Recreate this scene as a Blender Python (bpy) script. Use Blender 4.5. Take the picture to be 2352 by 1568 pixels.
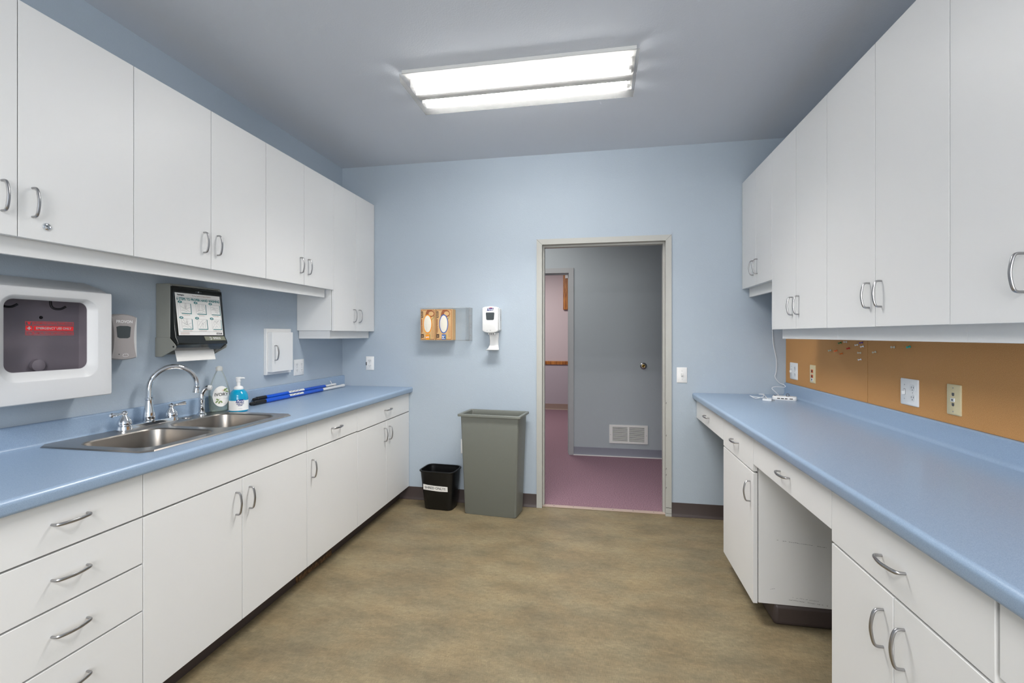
import bpy, bmesh, math, random
from mathutils import Vector, Matrix
random.seed(7)
for o in list(bpy.data.objects): bpy.data.objects.remove(o)
sc = bpy.context.scene
COL = sc.collection
PI = math.pi

# ------------------------------------------------------------------ camera
F = 1082.0
cam_d = bpy.data.cameras.new('camera'); cam = bpy.data.objects.new('camera', cam_d); COL.objects.link(cam)
cam.location = (0, 0, 1.338)
cam.rotation_euler = (PI/2, 0, math.atan(198/1082.0))
cam_d.sensor_width = 36; cam_d.lens = 36*F/2352
cam_d.shift_y = -15/2352.0
cam_d.clip_start = 0.02
sc.camera = cam
# ------------------------------------------------------------------ view, world, large lights
sc.view_settings.view_transform = 'Standard'
sc.view_settings.look = 'None'
sc.view_settings.gamma = 1
sc.view_settings.use_curve_mapping = False
sc.view_settings.exposure = 1.23
w = bpy.data.worlds.new('world'); sc.world = w; w.use_nodes = True
w.node_tree.nodes['Background'].inputs[0].default_value = (0.6, 0.7, 0.8, 1)
w.node_tree.nodes['Background'].inputs[1].default_value = 0.3

def area(name, loc, rot, sx, sy, power, col=(1, 1, 1)):
    l = bpy.data.lights.new(name, 'AREA'); l.shape = 'RECTANGLE'; l.size = sx; l.size_y = sy
    l.energy = power; l.color = col
    o = bpy.data.objects.new(name, l); COL.objects.link(o); o.location = loc; o.rotation_euler = rot
    return o
TUBE_E = 30.0
area('rear_fixture_light', (-0.42, -0.95, 2.655), (0, 0, 0), 1.2, 0.36, 26, (1.0, 0.98, 0.965))
fl = area('front_fixture_light', (-0.42, 2.532, 2.666), (0, 0, 0), 1.14, 0.30, 9.5, (1.0, 0.975, 0.94))
fl.data.spread = math.radians(118)   # lamp added under the lens; narrow beam keeps it unseen from the camera
area('rear_fill_light', (0.30, -2.12, 1.55), (PI/2, 0, 0), 1.8, 1.5, 31, (1.0, 0.985, 0.97))  # added broad fill from behind the camera, no window stands there
area('hall_light', (-0.9, 4.55, 2.60), (0, 0, 0), 1.0, 0.5, 6.8, (1.0, 0.96, 0.91))
area('far_room_light', (-1.2, 7.0, 2.60), (0, 0, 0), 1.2, 0.6, 17, (1.0, 0.96, 0.90))

# ------------------------------------------------------------------ constants
WL, WR, YB, ZC = -2.115, 1.32, 3.638, 2.736
Y0 = -2.2
LB, RB = -1.521, 0.708       # base door planes
LU, RU = -1.825, 1.019       # upper door planes

# ------------------------------------------------------------------ materials
def nodes(m):
    m.use_nodes = True; return m.node_tree.nodes, m.node_tree.links
def mat(name, col, rough=0.5, metal=0.0, spec=0.5, bump=0, bscale=200, speck=None, **kw):
    m = bpy.data.materials.new(name); n, l = nodes(m); b = n['Principled BSDF']
    b.inputs['Base Color'].default_value = (*col, 1)
    b.inputs['Roughness'].default_value = rough; b.inputs['Metallic'].default_value = metal
    b.inputs['Specular IOR Level'].default_value = spec
    for k, v in kw.items(): b.inputs[k.replace('_', ' ')].default_value = v
    tc = None
    if bump or speck:
        g = n.new('ShaderNodeNewGeometry'); tc = g.outputs['Position']
    if bump:
        t = n.new('ShaderNodeTexNoise'); t.inputs['Scale'].default_value = bscale; t.inputs['Detail'].default_value = 3
        l.new(tc, t.inputs['Vector'])
        bp = n.new('ShaderNodeBump'); bp.inputs['Strength'].default_value = bump; bp.inputs['Distance'].default_value = 0.002
        l.new(t.outputs['Fac'], bp.inputs['Height']); l.new(bp.outputs['Normal'], b.inputs['Normal'])
    if speck:
        sc_, c2, lo, hi = speck
        t = n.new('ShaderNodeTexNoise'); t.inputs['Scale'].default_value = sc_; t.inputs['Detail'].default_value = 4
        l.new(tc, t.inputs['Vector'])
        r = n.new('ShaderNodeValToRGB'); r.color_ramp.elements[0].position = lo; r.color_ramp.elements[1].position = hi
        r.color_ramp.elements[0].color = (*c2, 1); r.color_ramp.elements[1].color = (*col, 1)
        l.new(t.outputs['Fac'], r.inputs['Fac']); l.new(r.outputs['Color'], b.inputs['Base Color'])
    return m
def srgb(r, g, b):
    f = lambda c: (c/255/12.92) if c/255 <= .04045 else ((c/255+.055)/1.055)**2.4
    return (f(r), f(g), f(b))

M = {}
M['wall'] = mat('painted_wall', srgb(173, 185, 196), 0.55, spec=0.35, bump=0.35, bscale=170)
M['ceiling'] = mat('painted_ceiling', srgb(210, 215, 223), 0.7, spec=0.25, bump=0.35, bscale=150)
M['white'] = mat('white_laminate', srgb(228, 228, 227), 0.42, spec=0.4, bump=0.04, bscale=500)
M['whitep'] = mat('white_plastic', srgb(232, 232, 231), 0.32)
M['whitem'] = mat('white_enamel', srgb(225, 225, 222), 0.4)
M['counter'] = mat('blue_laminate', srgb(153, 174, 198), 0.27, spec=0.6, speck=(750, srgb(138, 160, 185), .40, .58))
M['rubber'] = mat('dark_rubber_base', srgb(70, 60, 58), 0.45)
M['frame'] = mat('grey_painted_metal', srgb(178, 178, 172), 0.4)
M['hallframe'] = mat('hall_grey_metal', srgb(164, 166, 168), 0.4)
M['nickel'] = mat('brushed_nickel', srgb(172, 171, 172), 0.28, metal=1.0)
M['chrome'] = mat('chrome', srgb(225, 227, 230), 0.06, metal=1.0)
M['steel'] = mat('brushed_steel', srgb(168, 162, 155), 0.30, metal=1.0, bump=0.05, bscale=400)
M['hallwall'] = mat('hall_blue_wall', srgb(170, 178, 183), 0.6, spec=0.25, bump=0.3, bscale=170)
M['pink'] = mat('pale_pink_wall', srgb(214, 198, 203), 0.6, spec=0.25, bump=0.2, bscale=170)
M['pinklow'] = mat('grey_mauve_wall', srgb(192, 180, 190), 0.6, spec=0.25, bump=0.2, bscale=170)
M['hallbase'] = mat('grey_rubber_base', srgb(128, 130, 142), 0.5)
M['tanbase'] = mat('tan_rubber_base', srgb(160, 135, 125), 0.5)
M['black'] = mat('black_plastic', srgb(18, 18, 19), 0.35)
M['dark'] = mat('dark_slot', srgb(40, 38, 38), 0.6)
M['binblack'] = mat('black_bin_plastic', srgb(14, 14, 15), 0.36, bump=0.03, bscale=500)
M['bingrey'] = mat('grey_bin_plastic', srgb(116, 119, 112), 0.38, bump=0.06, bscale=600)
M['towelgrey'] = mat('grey_dispenser_plastic', srgb(134, 135, 128), 0.4)
M['smoke'] = mat('smoked_plastic', srgb(16, 18, 13), 0.12, spec=0.6)
M['paper'] = mat('white_paper', srgb(238, 236, 232), 0.7)
M['aed'] = mat('light_grey_plastic', srgb(212, 212, 212), 0.35)
M['teal'] = mat('teal_ink', srgb(0, 118, 120), 0.6)
M['ink'] = mat('grey_ink', srgb(90, 90, 92), 0.6)
M['inkblack'] = mat('black_ink', srgb(25, 25, 28), 0.6)
M['inklight'] = mat('light_grey_ink', srgb(170, 165, 165), 0.6)
M['redink'] = mat('red_ink', srgb(214, 20, 28), 0.5)
M['whiteink'] = mat('white_ink', srgb(240, 240, 240), 0.5)
M['blueink'] = mat('navy_ink', srgb(30, 40, 120), 0.5)
M['pinkink'] = mat('pale_pink_ink', srgb(232, 205, 196), 0.6)
M['greenink'] = mat('leaf_green_ink', srgb(120, 145, 80), 0.6)
M['taupe'] = mat('taupe_plastic', srgb(158, 152, 150), 0.4)
M['window'] = mat('dark_viewing_window', srgb(70, 76, 78), 0.15)
M['liner'] = mat('grey_liner', srgb(166, 160, 166), 0.6)
M['hook'] = mat('black_hook', srgb(22, 22, 28), 0.5)
M['blue'] = mat('blue_anodised_tube', srgb(0, 84, 205), 0.3, spec=0.6)
M['sticker'] = mat('white_sticker', srgb(225, 225, 222), 0.5)
M['almond'] = mat('almond_plastic', srgb(214, 200, 160), 0.4)
M['orange'] = mat('orange_jack', srgb(208, 90, 30), 0.5)
M['cord'] = mat('white_cord', srgb(225, 228, 232), 0.45)
M['olive'] = mat('grey_olive_label', srgb(122, 124, 106), 0.4)
M['orangeink'] = mat('orange_ink', srgb(240, 150, 20), 0.5)
M['royal'] = mat('royal_blue_ink', srgb(45, 92, 170), 0.5)
M['brownink'] = mat('brown_ink', srgb(150, 88, 52), 0.6)
M['darkbrown'] = mat('dark_brown_ink', srgb(74, 52, 42), 0.6)
M['kraft'] = mat('kraft_cardboard', srgb(212, 172, 120), 0.6)
M['tissue'] = mat('pale_glove_vinyl', srgb(232, 226, 212), 0.5, bump=0.5, bscale=60)
M['sanstrip'] = mat('silver_strip', srgb(178, 158, 146), 0.35, metal=0.0)
M['wood'] = mat('vent_brown', srgb(70, 48, 30), 0.6, speck=(60, srgb(120, 90, 60), .4, .6))
M['brass'] = mat('brass', srgb(190, 160, 90), 0.3, metal=1.0)
M['soapblue'] = mat('turquoise_soap', srgb(0, 150, 190), 0.15, spec=0.6)
M['reflector'] = mat('white_reflector', srgb(240, 240, 240), 0.5)

def glassy(name, tint, transp, rough=0.05, gl=(1, 1, 1), fk=1.0):
    m = bpy.data.materials.new(name); n, l = nodes(m)
    for x in list(n):
        if x.type != 'OUTPUT_MATERIAL': n.remove(x)
    out = [x for x in n if x.type == 'OUTPUT_MATERIAL'][0]
    t = n.new('ShaderNodeBsdfTransparent'); t.inputs[0].default_value = (*tint, 1)
    g = n.new('ShaderNodeBsdfPrincipled'); g.inputs['Base Color'].default_value = (*gl, 1); g.inputs['Roughness'].default_value = rough
    fr = n.new('ShaderNodeFresnel'); fr.inputs['IOR'].default_value = 1.45
    ad = n.new('ShaderNodeMath'); ad.operation = 'ADD'; ad.use_clamp = True; ad.inputs[1].default_value = 1-transp
    fm = n.new('ShaderNodeMath'); fm.operation = 'MULTIPLY'; fm.inputs[1].default_value = fk; l.new(fr.outputs[0], fm.inputs[0])
    l.new(fm.outputs[0], ad.inputs[0])
    mx = n.new('ShaderNodeMixShader'); l.new(ad.outputs[0], mx.inputs[0]); l.new(t.outputs[0], mx.inputs[1]); l.new(g.outputs[0], mx.inputs[2])
    l.new(mx.outputs[0], out.inputs[0])
    return m
M['acrylic'] = glassy('clear_acrylic', (0.985, 0.99, 0.99), 0.985, fk=0.25)
M['acrylicedge'] = glassy('acrylic_edge', (0.86, 0.88, 0.90), 0.85, fk=0.5)
M['pane'] = glassy('tinted_pane', (0.84, 0.82, 0.84), 0.99, gl=(0.02, 0.02, 0.02))
M['bottleclear'] = glassy('clear_bottle', (0.97, 0.985, 0.985), 0.93, 0.08, (0.85, 0.9, 0.9))
M['liquid'] = glassy('pale_green_liquid', (0.80, 0.86, 0.80), 0.86, 0.1, (0.5, 0.6, 0.55))
M['smokecover'] = glassy('smoked_cover', (0.20, 0.22, 0.12), 0.90, 0.10, (0.02, 0.02, 0.02))
M['capclear'] = glassy('frosted_cap', (0.9, 0.9, 0.88), 0.35, 0.3, (0.72, 0.72, 0.68))

def lens_mat():
    m = bpy.data.materials.new('prismatic_lens'); n, l = nodes(m)
    for x in list(n):
        if x.type != 'OUTPUT_MATERIAL': n.remove(x)
    out = [x for x in n if x.type == 'OUTPUT_MATERIAL'][0]
    t = n.new('ShaderNodeBsdfTransparent'); t.inputs[0].default_value = (1, 1, 1, 1)
    tr = n.new('ShaderNodeBsdfTranslucent'); tr.inputs[0].default_value = (0.16, 0.16, 0.16, 1)
    d = n.new('ShaderNodeBsdfDiffuse'); d.inputs[0].default_value = (0.22, 0.22, 0.215, 1)
    m1 = n.new('ShaderNodeMixShader'); m1.inputs[0].default_value = 0.5
    l.new(tr.outputs[0], m1.inputs[1]); l.new(d.outputs[0], m1.inputs[2])
    m2 = n.new('ShaderNodeMixShader'); m2.inputs[0].default_value = 0.60
    l.new(m1.outputs[0], m2.inputs[1]); l.new(t.outputs[0], m2.inputs[2])
    l.new(m2.outputs[0], out.inputs[0]); return m
M['lens'] = lens_mat()
def emit(name, col, e):
    m = bpy.data.materials.new(name); n, l = nodes(m); b = n['Principled BSDF']
    b.inputs['Base Color'].default_value = (0.9, 0.9, 0.9, 1)
    b.inputs['Emission Color'].default_value = (*col, 1); b.inputs['Emission Strength'].default_value = e
    return m
M['tube'] = emit('fluorescent_tube', (1.0, 0.985, 0.965), TUBE_E)

def floor_mat():
    m = bpy.data.materials.new('woven_look_vinyl'); n, l = nodes(m); b = n['Principled BSDF']
    g = n.new('ShaderNodeNewGeometry')
    def noise(scale, det, sx=1, sy=1, rough=.6):
        mp = n.new('ShaderNodeMapping'); mp.inputs['Scale'].default_value = (sx, sy, 1); l.new(g.outputs['Position'], mp.inputs[0])
        t = n.new('ShaderNodeTexNoise'); t.inputs['Scale'].default_value = scale; t.inputs['Detail'].default_value = det
        t.inputs['Roughness'].default_value = rough
        l.new(mp.outputs[0], t.inputs['Vector']); return t.outputs['Fac']
    def ramp(f, a, b_, lo, hi):
        r = n.new('ShaderNodeValToRGB'); r.color_ramp.elements[0].position = lo; r.color_ramp.elements[1].position = hi
        r.color_ramp.elements[0].color = (*a, 1); r.color_ramp.elements[1].color = (*b_, 1); l.new(f, r.inputs[0]); return r.outputs[0]
    def mul(c1, c2, fac=1):
        x = n.new('ShaderNodeMix'); x.data_type = 'RGBA'; x.blend_type = 'MULTIPLY'; x.inputs[0].default_value = fac
        l.new(c1, x.inputs[6]); l.new(c2, x.inputs[7]); return x.outputs[2]
    base = ramp(noise(2.6, 5, 1, 2.0), srgb(121, 110, 89), srgb(152, 138, 111), .32, .68)
    hue = ramp(noise(4.5, 3, 1, 1.5), (1.0, .955, .90), (.985, 1.0, 1.0), .38, .62)
    th1 = ramp(noise(38, 3, 14, 1), (.76, .76, .75), (1.12, 1.12, 1.1), .3, .7)
    th2 = ramp(noise(38, 3, 1, 14), (.76, .76, .75), (1.12, 1.12, 1.1), .3, .7)
    mid = ramp(noise(22, 5, 1, 2.2, .7), (.80, .79, .78), (1.1, 1.1, 1.09), .3, .7)
    c = mul(mul(mul(mul(base, hue), th1), th2), mid)
    l.new(c, b.inputs['Base Color']); b.inputs['Roughness'].default_value = 0.5; b.inputs['Specular IOR Level'].default_value = 0.3
    return m
M['floor'] = floor_mat()
M['carpet'] = mat('mauve_carpet', srgb(166, 134, 146), 0.95, spec=0.05, bump=0.9, bscale=300, speck=(170, srgb(108, 84, 95), .38, .60))
M['carpetfar'] = mat('rose_carpet', srgb(176, 122, 136), 0.95, spec=0.05, bump=0.9, bscale=420, speck=(300, srgb(136, 88, 102), .36, .62))
M['cork'] = mat('cork', srgb(208, 156, 98), 0.7, spec=0.3, bump=0.2, bscale=600, speck=(520, srgb(180, 126, 72), .34, .60))
def oak():
    m = bpy.data.materials.new('oak'); n, l = nodes(m); b = n['Principled BSDF']
    g = n.new('ShaderNodeNewGeometry'); mp = n.new('ShaderNodeMapping'); mp.inputs['Scale'].default_value = (9, 9, 1.2); l.new(g.outputs['Position'], mp.inputs[0])
    t = n.new('ShaderNodeTexNoise'); t.inputs['Scale'].default_value = 5; t.inputs['Detail'].default_value = 5; l.new(mp.outputs[0], t.inputs['Vector'])
    r = n.new('ShaderNodeValToRGB'); r.color_ramp.elements[0].position = .35; r.color_ramp.elements[1].position = .65
    r.color_ramp.elements[0].color = (*srgb(140, 76, 26), 1); r.color_ramp.elements[1].color = (*srgb(206, 134, 62), 1)
    l.new(t.outputs[0], r.inputs[0]); l.new(r.outputs[0], b.inputs['Base Color']); b.inputs['Roughness'].default_value = .4
    return m
M['oak'] = oak()
def pin(c): return mat('pin_plastic', srgb(*c), 0.3)

# ------------------------------------------------------------------ mesh helpers
X, Y, Z = Vector((1, 0, 0)), Vector((0, 1, 0)), Vector((0, 0, 1))
class Fr:
    """local frame: a along R, b along U, c along the outward normal"""
    def __init__(s, O, R, U=Z): s.O = Vector(O); s.R = Vector(R).normalized(); s.U = Vector(U).normalized(); s.N = s.R.cross(s.U).normalized()
    def p(s, a, b, c=0): return s.O + s.R*a + s.U*b + s.N*c
def FL(y, z, x=WL): return Fr((x, y, z), Y)          # left wall, faces +X
def FR(y, z, x=WR): return Fr((x, y, z), -Y)         # right wall, faces -X
def FB(x, z, y=YB): return Fr((x, y, z), X)          # back wall, faces -Y
FZ = lambda x, y, z: Fr((x, y, z), X, Y)             # lying on a surface, faces +Z

def nb(): return bmesh.new()
def box(bm, x0, x1, y0, y1, z0, z1):
    v = [bm.verts.new((x, y, z)) for z in (z0, z1) for y in (y0, y1) for x in (x0, x1)]
    for f in ((0, 2, 3, 1), (4, 5, 7, 6), (0, 1, 5, 4), (2, 6, 7, 3), (0, 4, 6, 2), (1, 3, 7, 5)): bm.faces.new([v[i] for i in f])
    return bm
def rings(bm, rs, cap0=True, cap1=True, loop=True):
    vs = [[bm.verts.new(p) for p in r] for r in rs]; n = len(rs[0])
    for a, b in zip(vs, vs[1:]):
        for i in range(n if loop else n-1): bm.faces.new((a[i], a[(i+1) % n], b[(i+1) % n], b[i]))
    if cap0: bm.faces.new(vs[0][::-1])
    if cap1: bm.faces.new(vs[-1])
    return bm
def prism(bm, fr, poly, c0, c1):
    return rings(bm, [[fr.p(a, b, c0) for a, b in poly], [fr.p(a, b, c1) for a, b in poly]])
def fbox(bm, fr, a0, a1, b0, b1, c0, c1): return prism(bm, fr, [(a0, b0), (a1, b0), (a1, b1), (a0, b1)], c0, c1)
def rr(a0, a1, b0, b1, r, n=6):
    out = []
    for cx, cy, s in ((a1-r, b1-r, 0), (a0+r, b1-r, 1), (a0+r, b0+r, 2), (a1-r, b0+r, 3)):
        for k in range(n+1):
            t = (s+k/n)*PI/2; out.append((cx+r*math.cos(t), cy+r*math.sin(t)))
    return out
def ell(a, b, ra, rb, n=20): return [(a+ra*math.cos(2*PI*k/n), b+rb*math.sin(2*PI*k/n)) for k in range(n)]
def lathe(bm, fr, prof, n=24, sa=1, sb=1):
    """profile of (radius, height) turned about the frame's normal"""
    return rings(bm, [[fr.p(sa*r*math.cos(2*PI*k/n), sb*r*math.sin(2*PI*k/n), h) for k in range(n)] for r, h in prof])
def tube(bm, pts, rad, n=8, flat=None):
    pts = [Vector(p) for p in pts]; rr_ = rad if isinstance(rad, (list, tuple)) else [rad]*len(pts)
    T = []
    for i in range(len(pts)):
        a = pts[max(i-1, 0)]; b = pts[min(i+1, len(pts)-1)]; T.append((b-a).normalized())
    u = T[0].orthogonal().normalized() if flat is None else (Vector(flat)-T[0]*T[0].dot(Vector(flat))).normalized()
    out = []
    for i, p in enumerate(pts):
        u = (u-T[i]*T[i].dot(u)); u = u.normalized() if u.length > 1e-6 else T[i].orthogonal().normalized()
        v = T[i].cross(u); r = rr_[i]; ru, rv = r if isinstance(r, tuple) else (r, r)
        out.append([p+u*ru*math.cos(2*PI*k/n)+v*rv*math.sin(2*PI*k/n) for k in range(n)])
    return rings(bm, out)
def spline(pts, n=6):
    P = [Vector(p) for p in pts]; P = [2*P[0]-P[1]]+P+[2*P[-1]-P[-2]]; out = []
    for i in range(1, len(P)-2):
        a, b, c, d = P[i-1:i+3]
        for k in range(n):
            t = k/n; out.append(0.5*((2*b)+(c-a)*t+(2*a-5*b+4*c-d)*t*t+(3*b-a-3*c+d)*t**3))
    out.append(P[-2]); return out
def ribbon(bm, fr, pts, w, c=0.0006):
    """flat line of ink along 2D points in a frame"""
    for (a0, b0), (a1, b1) in zip(pts, pts[1:]):
        d = Vector((a1-a0, b1-b0)); 
        if d.length < 1e-7: continue
        d.normalize(); nx, ny = -d.y*w/2, d.x*w/2
        bm.faces.new([bm.verts.new(fr.p(*q, c)) for q in ((a0+nx, b0+ny), (a0-nx, b0-ny), (a1-nx, b1-ny), (a1+nx, b1+ny))])
    return bm
def outline(bm, fr, poly, w, c=0.0006): return ribbon(bm, fr, poly+poly[:1], w, c)

def root(name, loc, label, cat, group=None):
    o = bpy.data.objects.new(name, None); COL.objects.link(o); o.location = loc; o.empty_display_size = 0.05
    o['label'] = label; o['category'] = cat
    if group: o['group'] = group
    return o
def worldloc(o):
    v = Vector(o.location)
    while o.parent: o = o.parent; v += Vector(o.location)
    return v
def obj(name, bm, m, parent=None, bevel=0, smooth=True, label=None, cat=None, group=None, kind=None, seg=2, recalc=True):
    if recalc: bmesh.ops.recalc_face_normals(bm, faces=bm.faces)
    if parent is not None:
        off = worldloc(parent)
        bmesh.ops.translate(bm, vec=-off, verts=bm.verts)
        loc = Vector((0, 0, 0))
    else:
        xs = [v.co for v in bm.verts]
        loc = Vector(((min(p.x for p in xs)+max(p.x for p in xs))/2, (min(p.y for p in xs)+max(p.y for p in xs))/2, min(p.z for p in xs)))
        bmesh.ops.translate(bm, vec=-loc, verts=bm.verts)
    me = bpy.data.meshes.new(name); bm.to_mesh(me); bm.free(); me.materials.append(M[m] if isinstance(m, str) else m)
    if smooth:
        me.polygons.foreach_set('use_smooth', [True]*len(me.polygons)); me.set_sharp_from_angle(angle=math.radians(32))
    o = bpy.data.objects.new(name, me); COL.objects.link(o); o.location = loc
    if parent is not None: o.parent = parent
    if bevel:
        md = o.modifiers.new('bevel', 'BEVEL'); md.width = bevel; md.segments = seg; md.limit_method = 'ANGLE'; md.angle_limit = math.radians(40)
    if label: o['label'] = label
    if cat: o['category'] = cat
    if group: o['group'] = group
    if kind: o['kind'] = kind
    return o
def struct(name, bm, m, **k): return obj(name, bm, m, kind='structure', **k)

def text(bm, s, fr, size, a=0, b=0, c=0.0005, align='CENTER', bold=0.0, sx=1.0, shear=0.0, wrap=None):
    """add lettering to bm; wrap = radius to bend round a vertical axis behind the frame"""
    cu = bpy.data.curves.new('lettering', 'FONT'); cu.body = s; cu.size = size; cu.align_x = align; cu.align_y = 'CENTER'
    cu.offset = bold; cu.shear = shear; cu.resolution_u = 3
    to = bpy.data.objects.new('lettering_tmp', cu); COL.objects.link(to)
    dg = bpy.context.evaluated_depsgraph_get(); dg.update()
    me = bpy.data.meshes.new_from_object(to.evaluated_get(dg))
    idx = []
    for v in me.vertices:
        x, y = v.co.x*sx+a, v.co.y+b
        if wrap:
            t = x/wrap; idx.append(bm.verts.new(fr.p(wrap*math.sin(t), y, wrap*(math.cos(t)-1)+c)))
        else: idx.append(bm.verts.new(fr.p(x, y, c)))
    for p in me.polygons:
        try: bm.faces.new([idx[i] for i in p.vertices])
        except Exception: pass
    bpy.data.objects.remove(to); bpy.data.curves.remove(cu); bpy.data.meshes.remove(me)
    return bm
def ink(name, bm, m, parent, label=None): return obj(name, bm, m, parent, smooth=False, label=label, recalc=False)

def handle(parent, foot, axis, out, L=0.094, m='nickel'):
    """arched bar pull, feet at foot +- axis*L/2"""
    f = Vector(foot); a = Vector(axis); o = Vector(out); bm = nb()
    half = [(-.5, 0), (-.5, .30), (-.497, .45), (-.482, .59), (-.45, .70), (-.39, .79), (-.30, .87), (-.20, .935), (-.10, .98)]
    prof = half+[(0, 1)]+[(-x, h) for x, h in half[::-1]]
    side = a.cross(o); n_ = len(prof)
    rad = [((.0034+.0014*min(1, h_/.7)), .0034+.0004*min(1, h_/.7)) for _, h_ in prof]
    tube(bm, [f+a*L*s+o*0.029*h for s, h in prof], rad, n=12, flat=side)
    return obj('handle', bm, m, parent)

# ================================================================== SETTING
struct('floor', box(nb(), WL-.12, WR+.12, Y0, 3.66, -.05, 0), 'floor')
bm = nb(); box(bm, -2.6, 1.8, 3.70, 8.6, -.05, 0)
struct('floor_hall', bm, 'carpet')
struct('ceiling', box(nb(), WL-.12, WR+.12, Y0-.12, YB, ZC, ZC+.1), 'ceiling')
struct('wall_left', box(nb(), WL-.12, WL, Y0-.12, YB+.132, 0, ZC), 'wall')
struct('wall_right', box(nb(), WR, WR+.12, Y0-.12, YB+.132, 0, ZC), 'wall')
struct('wall_rear', box(nb(), WL, WR, Y0-.12, Y0, 0, ZC), 'wall')
bm = nb(); DX0, DX1, DZ = -.428, .490, 2.036     # door opening
WT = .132
box(bm, WL, DX0-.02, YB, YB+WT, 0, ZC+.1); box(bm, DX1+.02, WR, YB, YB+WT, 0, ZC+.1); box(bm, DX0-.02, DX1+.02, YB, YB+WT, DZ+.02, ZC+.1)
struct('wall_back', bm, 'wall')
# main door frame (hollow metal, no leaf)
def door_frame(name, x0, x1, z, y, wt, m, face=.042, y_in=-1):
    bm = nb()
    pr = .013
    for s, xi in ((-1, x0), (1, x1)):
        a, b = sorted((xi, xi+s*face))
        box(bm, a, b, y-pr, y+.0055, 0, z+face)
        a, b = sorted((xi, xi+s*.019)); box(bm, a, b, y+.006, y+wt-.006, 0, z+.019)
        a, b = sorted((xi, xi-s*.012)); box(bm, a, b, y+.045, y+wt-.03, 0, z)
        a, b = sorted((xi, xi+s*face)); box(bm, a, b, y+wt-.0055, y+wt+pr, 0, z+face)
    box(bm, x0, x1, y-pr, y+.0055, z, z+face)
    box(bm, x0, x1, y+.006, y+wt-.006, z, z+.019)
    box(bm, x0+.012, x1-.012, y+.045, y+wt-.03, z-.012, z)
    box(bm, x0, x1, y+wt-.0055, y+wt+pr, z, z+face)
    return struct(name, bm, m)
fr_main = door_frame('door_1', DX0, DX1, DZ, YB, WT, 'frame')
bm = nb()
for sx in (DX0-.042, DX1+.0):                    # mitre lines at the head corners
    f = FB(sx, DZ, YB-.0133)
    if sx < 0: ribbon(bm, f, [(0, .042), (.042, 0)], .0012, .0002)
    else: ribbon(bm, f, [(.042, .042), (0, 0)], .0012, .0002)
f = FB(DX1, 0, YB-.0133)
ribbon(bm, f, [(.001, .063), (.02, .064), (.041, .062)], .003, .0003); ribbon(bm, f, [(.001, .024), (.02, .022), (.041, .023)], .002, .0003)
for z in (.30, .345, .205, .59, .83): ribbon(bm, f, [(.003, z), (.004, z+.012)], .003, .0003)
ink('paint_chips', bm, 'dark', fr_main)
bm = nb(); box(bm, DX0-.006, DX1+.006, 3.655, 3.70, 0, .006)
th = struct('trim_1', bm, 'sanstrip', bevel=.002)
for k in range(6): obj('screw', lathe(nb(), FZ(-.34+k*.15, 3.677, .006), [(.004, 0), (.003, .001)], 8), 'dark', th)
# baseboards of the room
def baseboard(name, segs, m='rubber', h=.102):
    bm = nb()
    for fr, L in segs:
        prof = [(0, 0), (.013, 0), (.013, .003), (.007, .010), (.0035, .022), (.003, h-.002), (.001, h), (0, h)]
        rings(bm, [[fr.p(t, z, c) for c, z in prof] for t in (0, L)])
    return struct(name, bm, m)
baseboard('baseboard_back', [(FB(-1.60, 0), -1.60*-1+DX0-.042), (FB(DX1+.042, 0), WR-DX1-.042)])
baseboard('baseboard_right', [(FR(YB-.01, 0), YB-2.89), (FR(2.34, 0), .72), (FR(.98, 0), 3.1)])

# hall and far room beyond the doorway
YH, YF = 5.305, 8.45
HX0, HX1, HZ = -1.24, -.325, 2.032
bm = nb(); box(bm, -2.6, HX0-.02, YH, YH+.12, 0, 2.75); box(bm, HX1+.02, 1.8, YH, YH+.12, 0, 2.75); box(bm, HX0-.02, HX1+.02, YH, YH+.12, HZ+.02, 2.75)
struct('wall_hall_far', bm, 'hallwall')
struct('wall_hall_left', box(nb(), -2.72, -2.6, YB+WT, 8.6, 0, 2.75), 'hallwall')
struct('wall_hall_right', box(nb(), 1.8, 1.92, YB+WT, 8.6, 0, 2.75), 'hallwall')
bm = nb(); box(bm, -2.6, WL-.12, YB+.02, YB+WT, 0, 2.75); box(bm, WR+.12, 1.8, YB+.02, YB+WT, 0, 2.75)
struct('wall_hall_near', bm, 'hallwall')
struct('ceiling_hall', box(nb(), -2.72, 1.92, YB+WT, 8.6, 2.75, 2.85), 'ceiling')
door_frame('door_2', HX0, HX1, HZ, YH, .12, 'hallframe', face=.055)
struct('wall_far_room', box(nb(), -2.6, 1.8, YF, YF+.1, .84, 2.75), 'pink')
struct('wall_far_room_lower', box(nb(), -2.6, 1.8, YF, YF+.1, 0, .84), 'pinklow')
struct('trim_2', box(nb(), -2.6, 1.8, YF-.02, YF, .807, .872), 'oak', bevel=.006)
baseboard('baseboard_hall', [(FB(HX1+.055, 0, YH), 2.0)], 'hallbase', .092)
struct('trim_3', box(nb(), HX1+.055, 1.79, YH-.019, YH-.0135, 0, .010), 'sticker')
baseboard('baseboard_far_room', [(FB(-2.6, 0, YF), 4.4)], 'tanbase', .105)
bm = nb(); fr = FB(0, 0, YF)
fbox(bm, fr, -.53, -.28, 1.788, 1.87, 0, .05); fbox(bm, fr, -.613, -.53, 1.788, 2.62, 0, .05); fbox(bm, fr, -.28, -.20, 1.788, 2.62, 0, .05); fbox(bm, fr, -.53, -.28, 2.54, 2.62, 0, .05)
r = root('oak_wall_frame', (-.40, YF, 1.788), 'oak frame high on the pink wall of the far room', 'frame')
obj('frame', bm, 'oak', r, bevel=.006)
obj('panel', fbox(nb(), fr, -.54, -.27, 1.86, 2.55, .0, .02), 'whitem', r)
bm = nb(); fbox(bm, fr, -.575, -.50, 2.34, 2.41, .05, .085)
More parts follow.
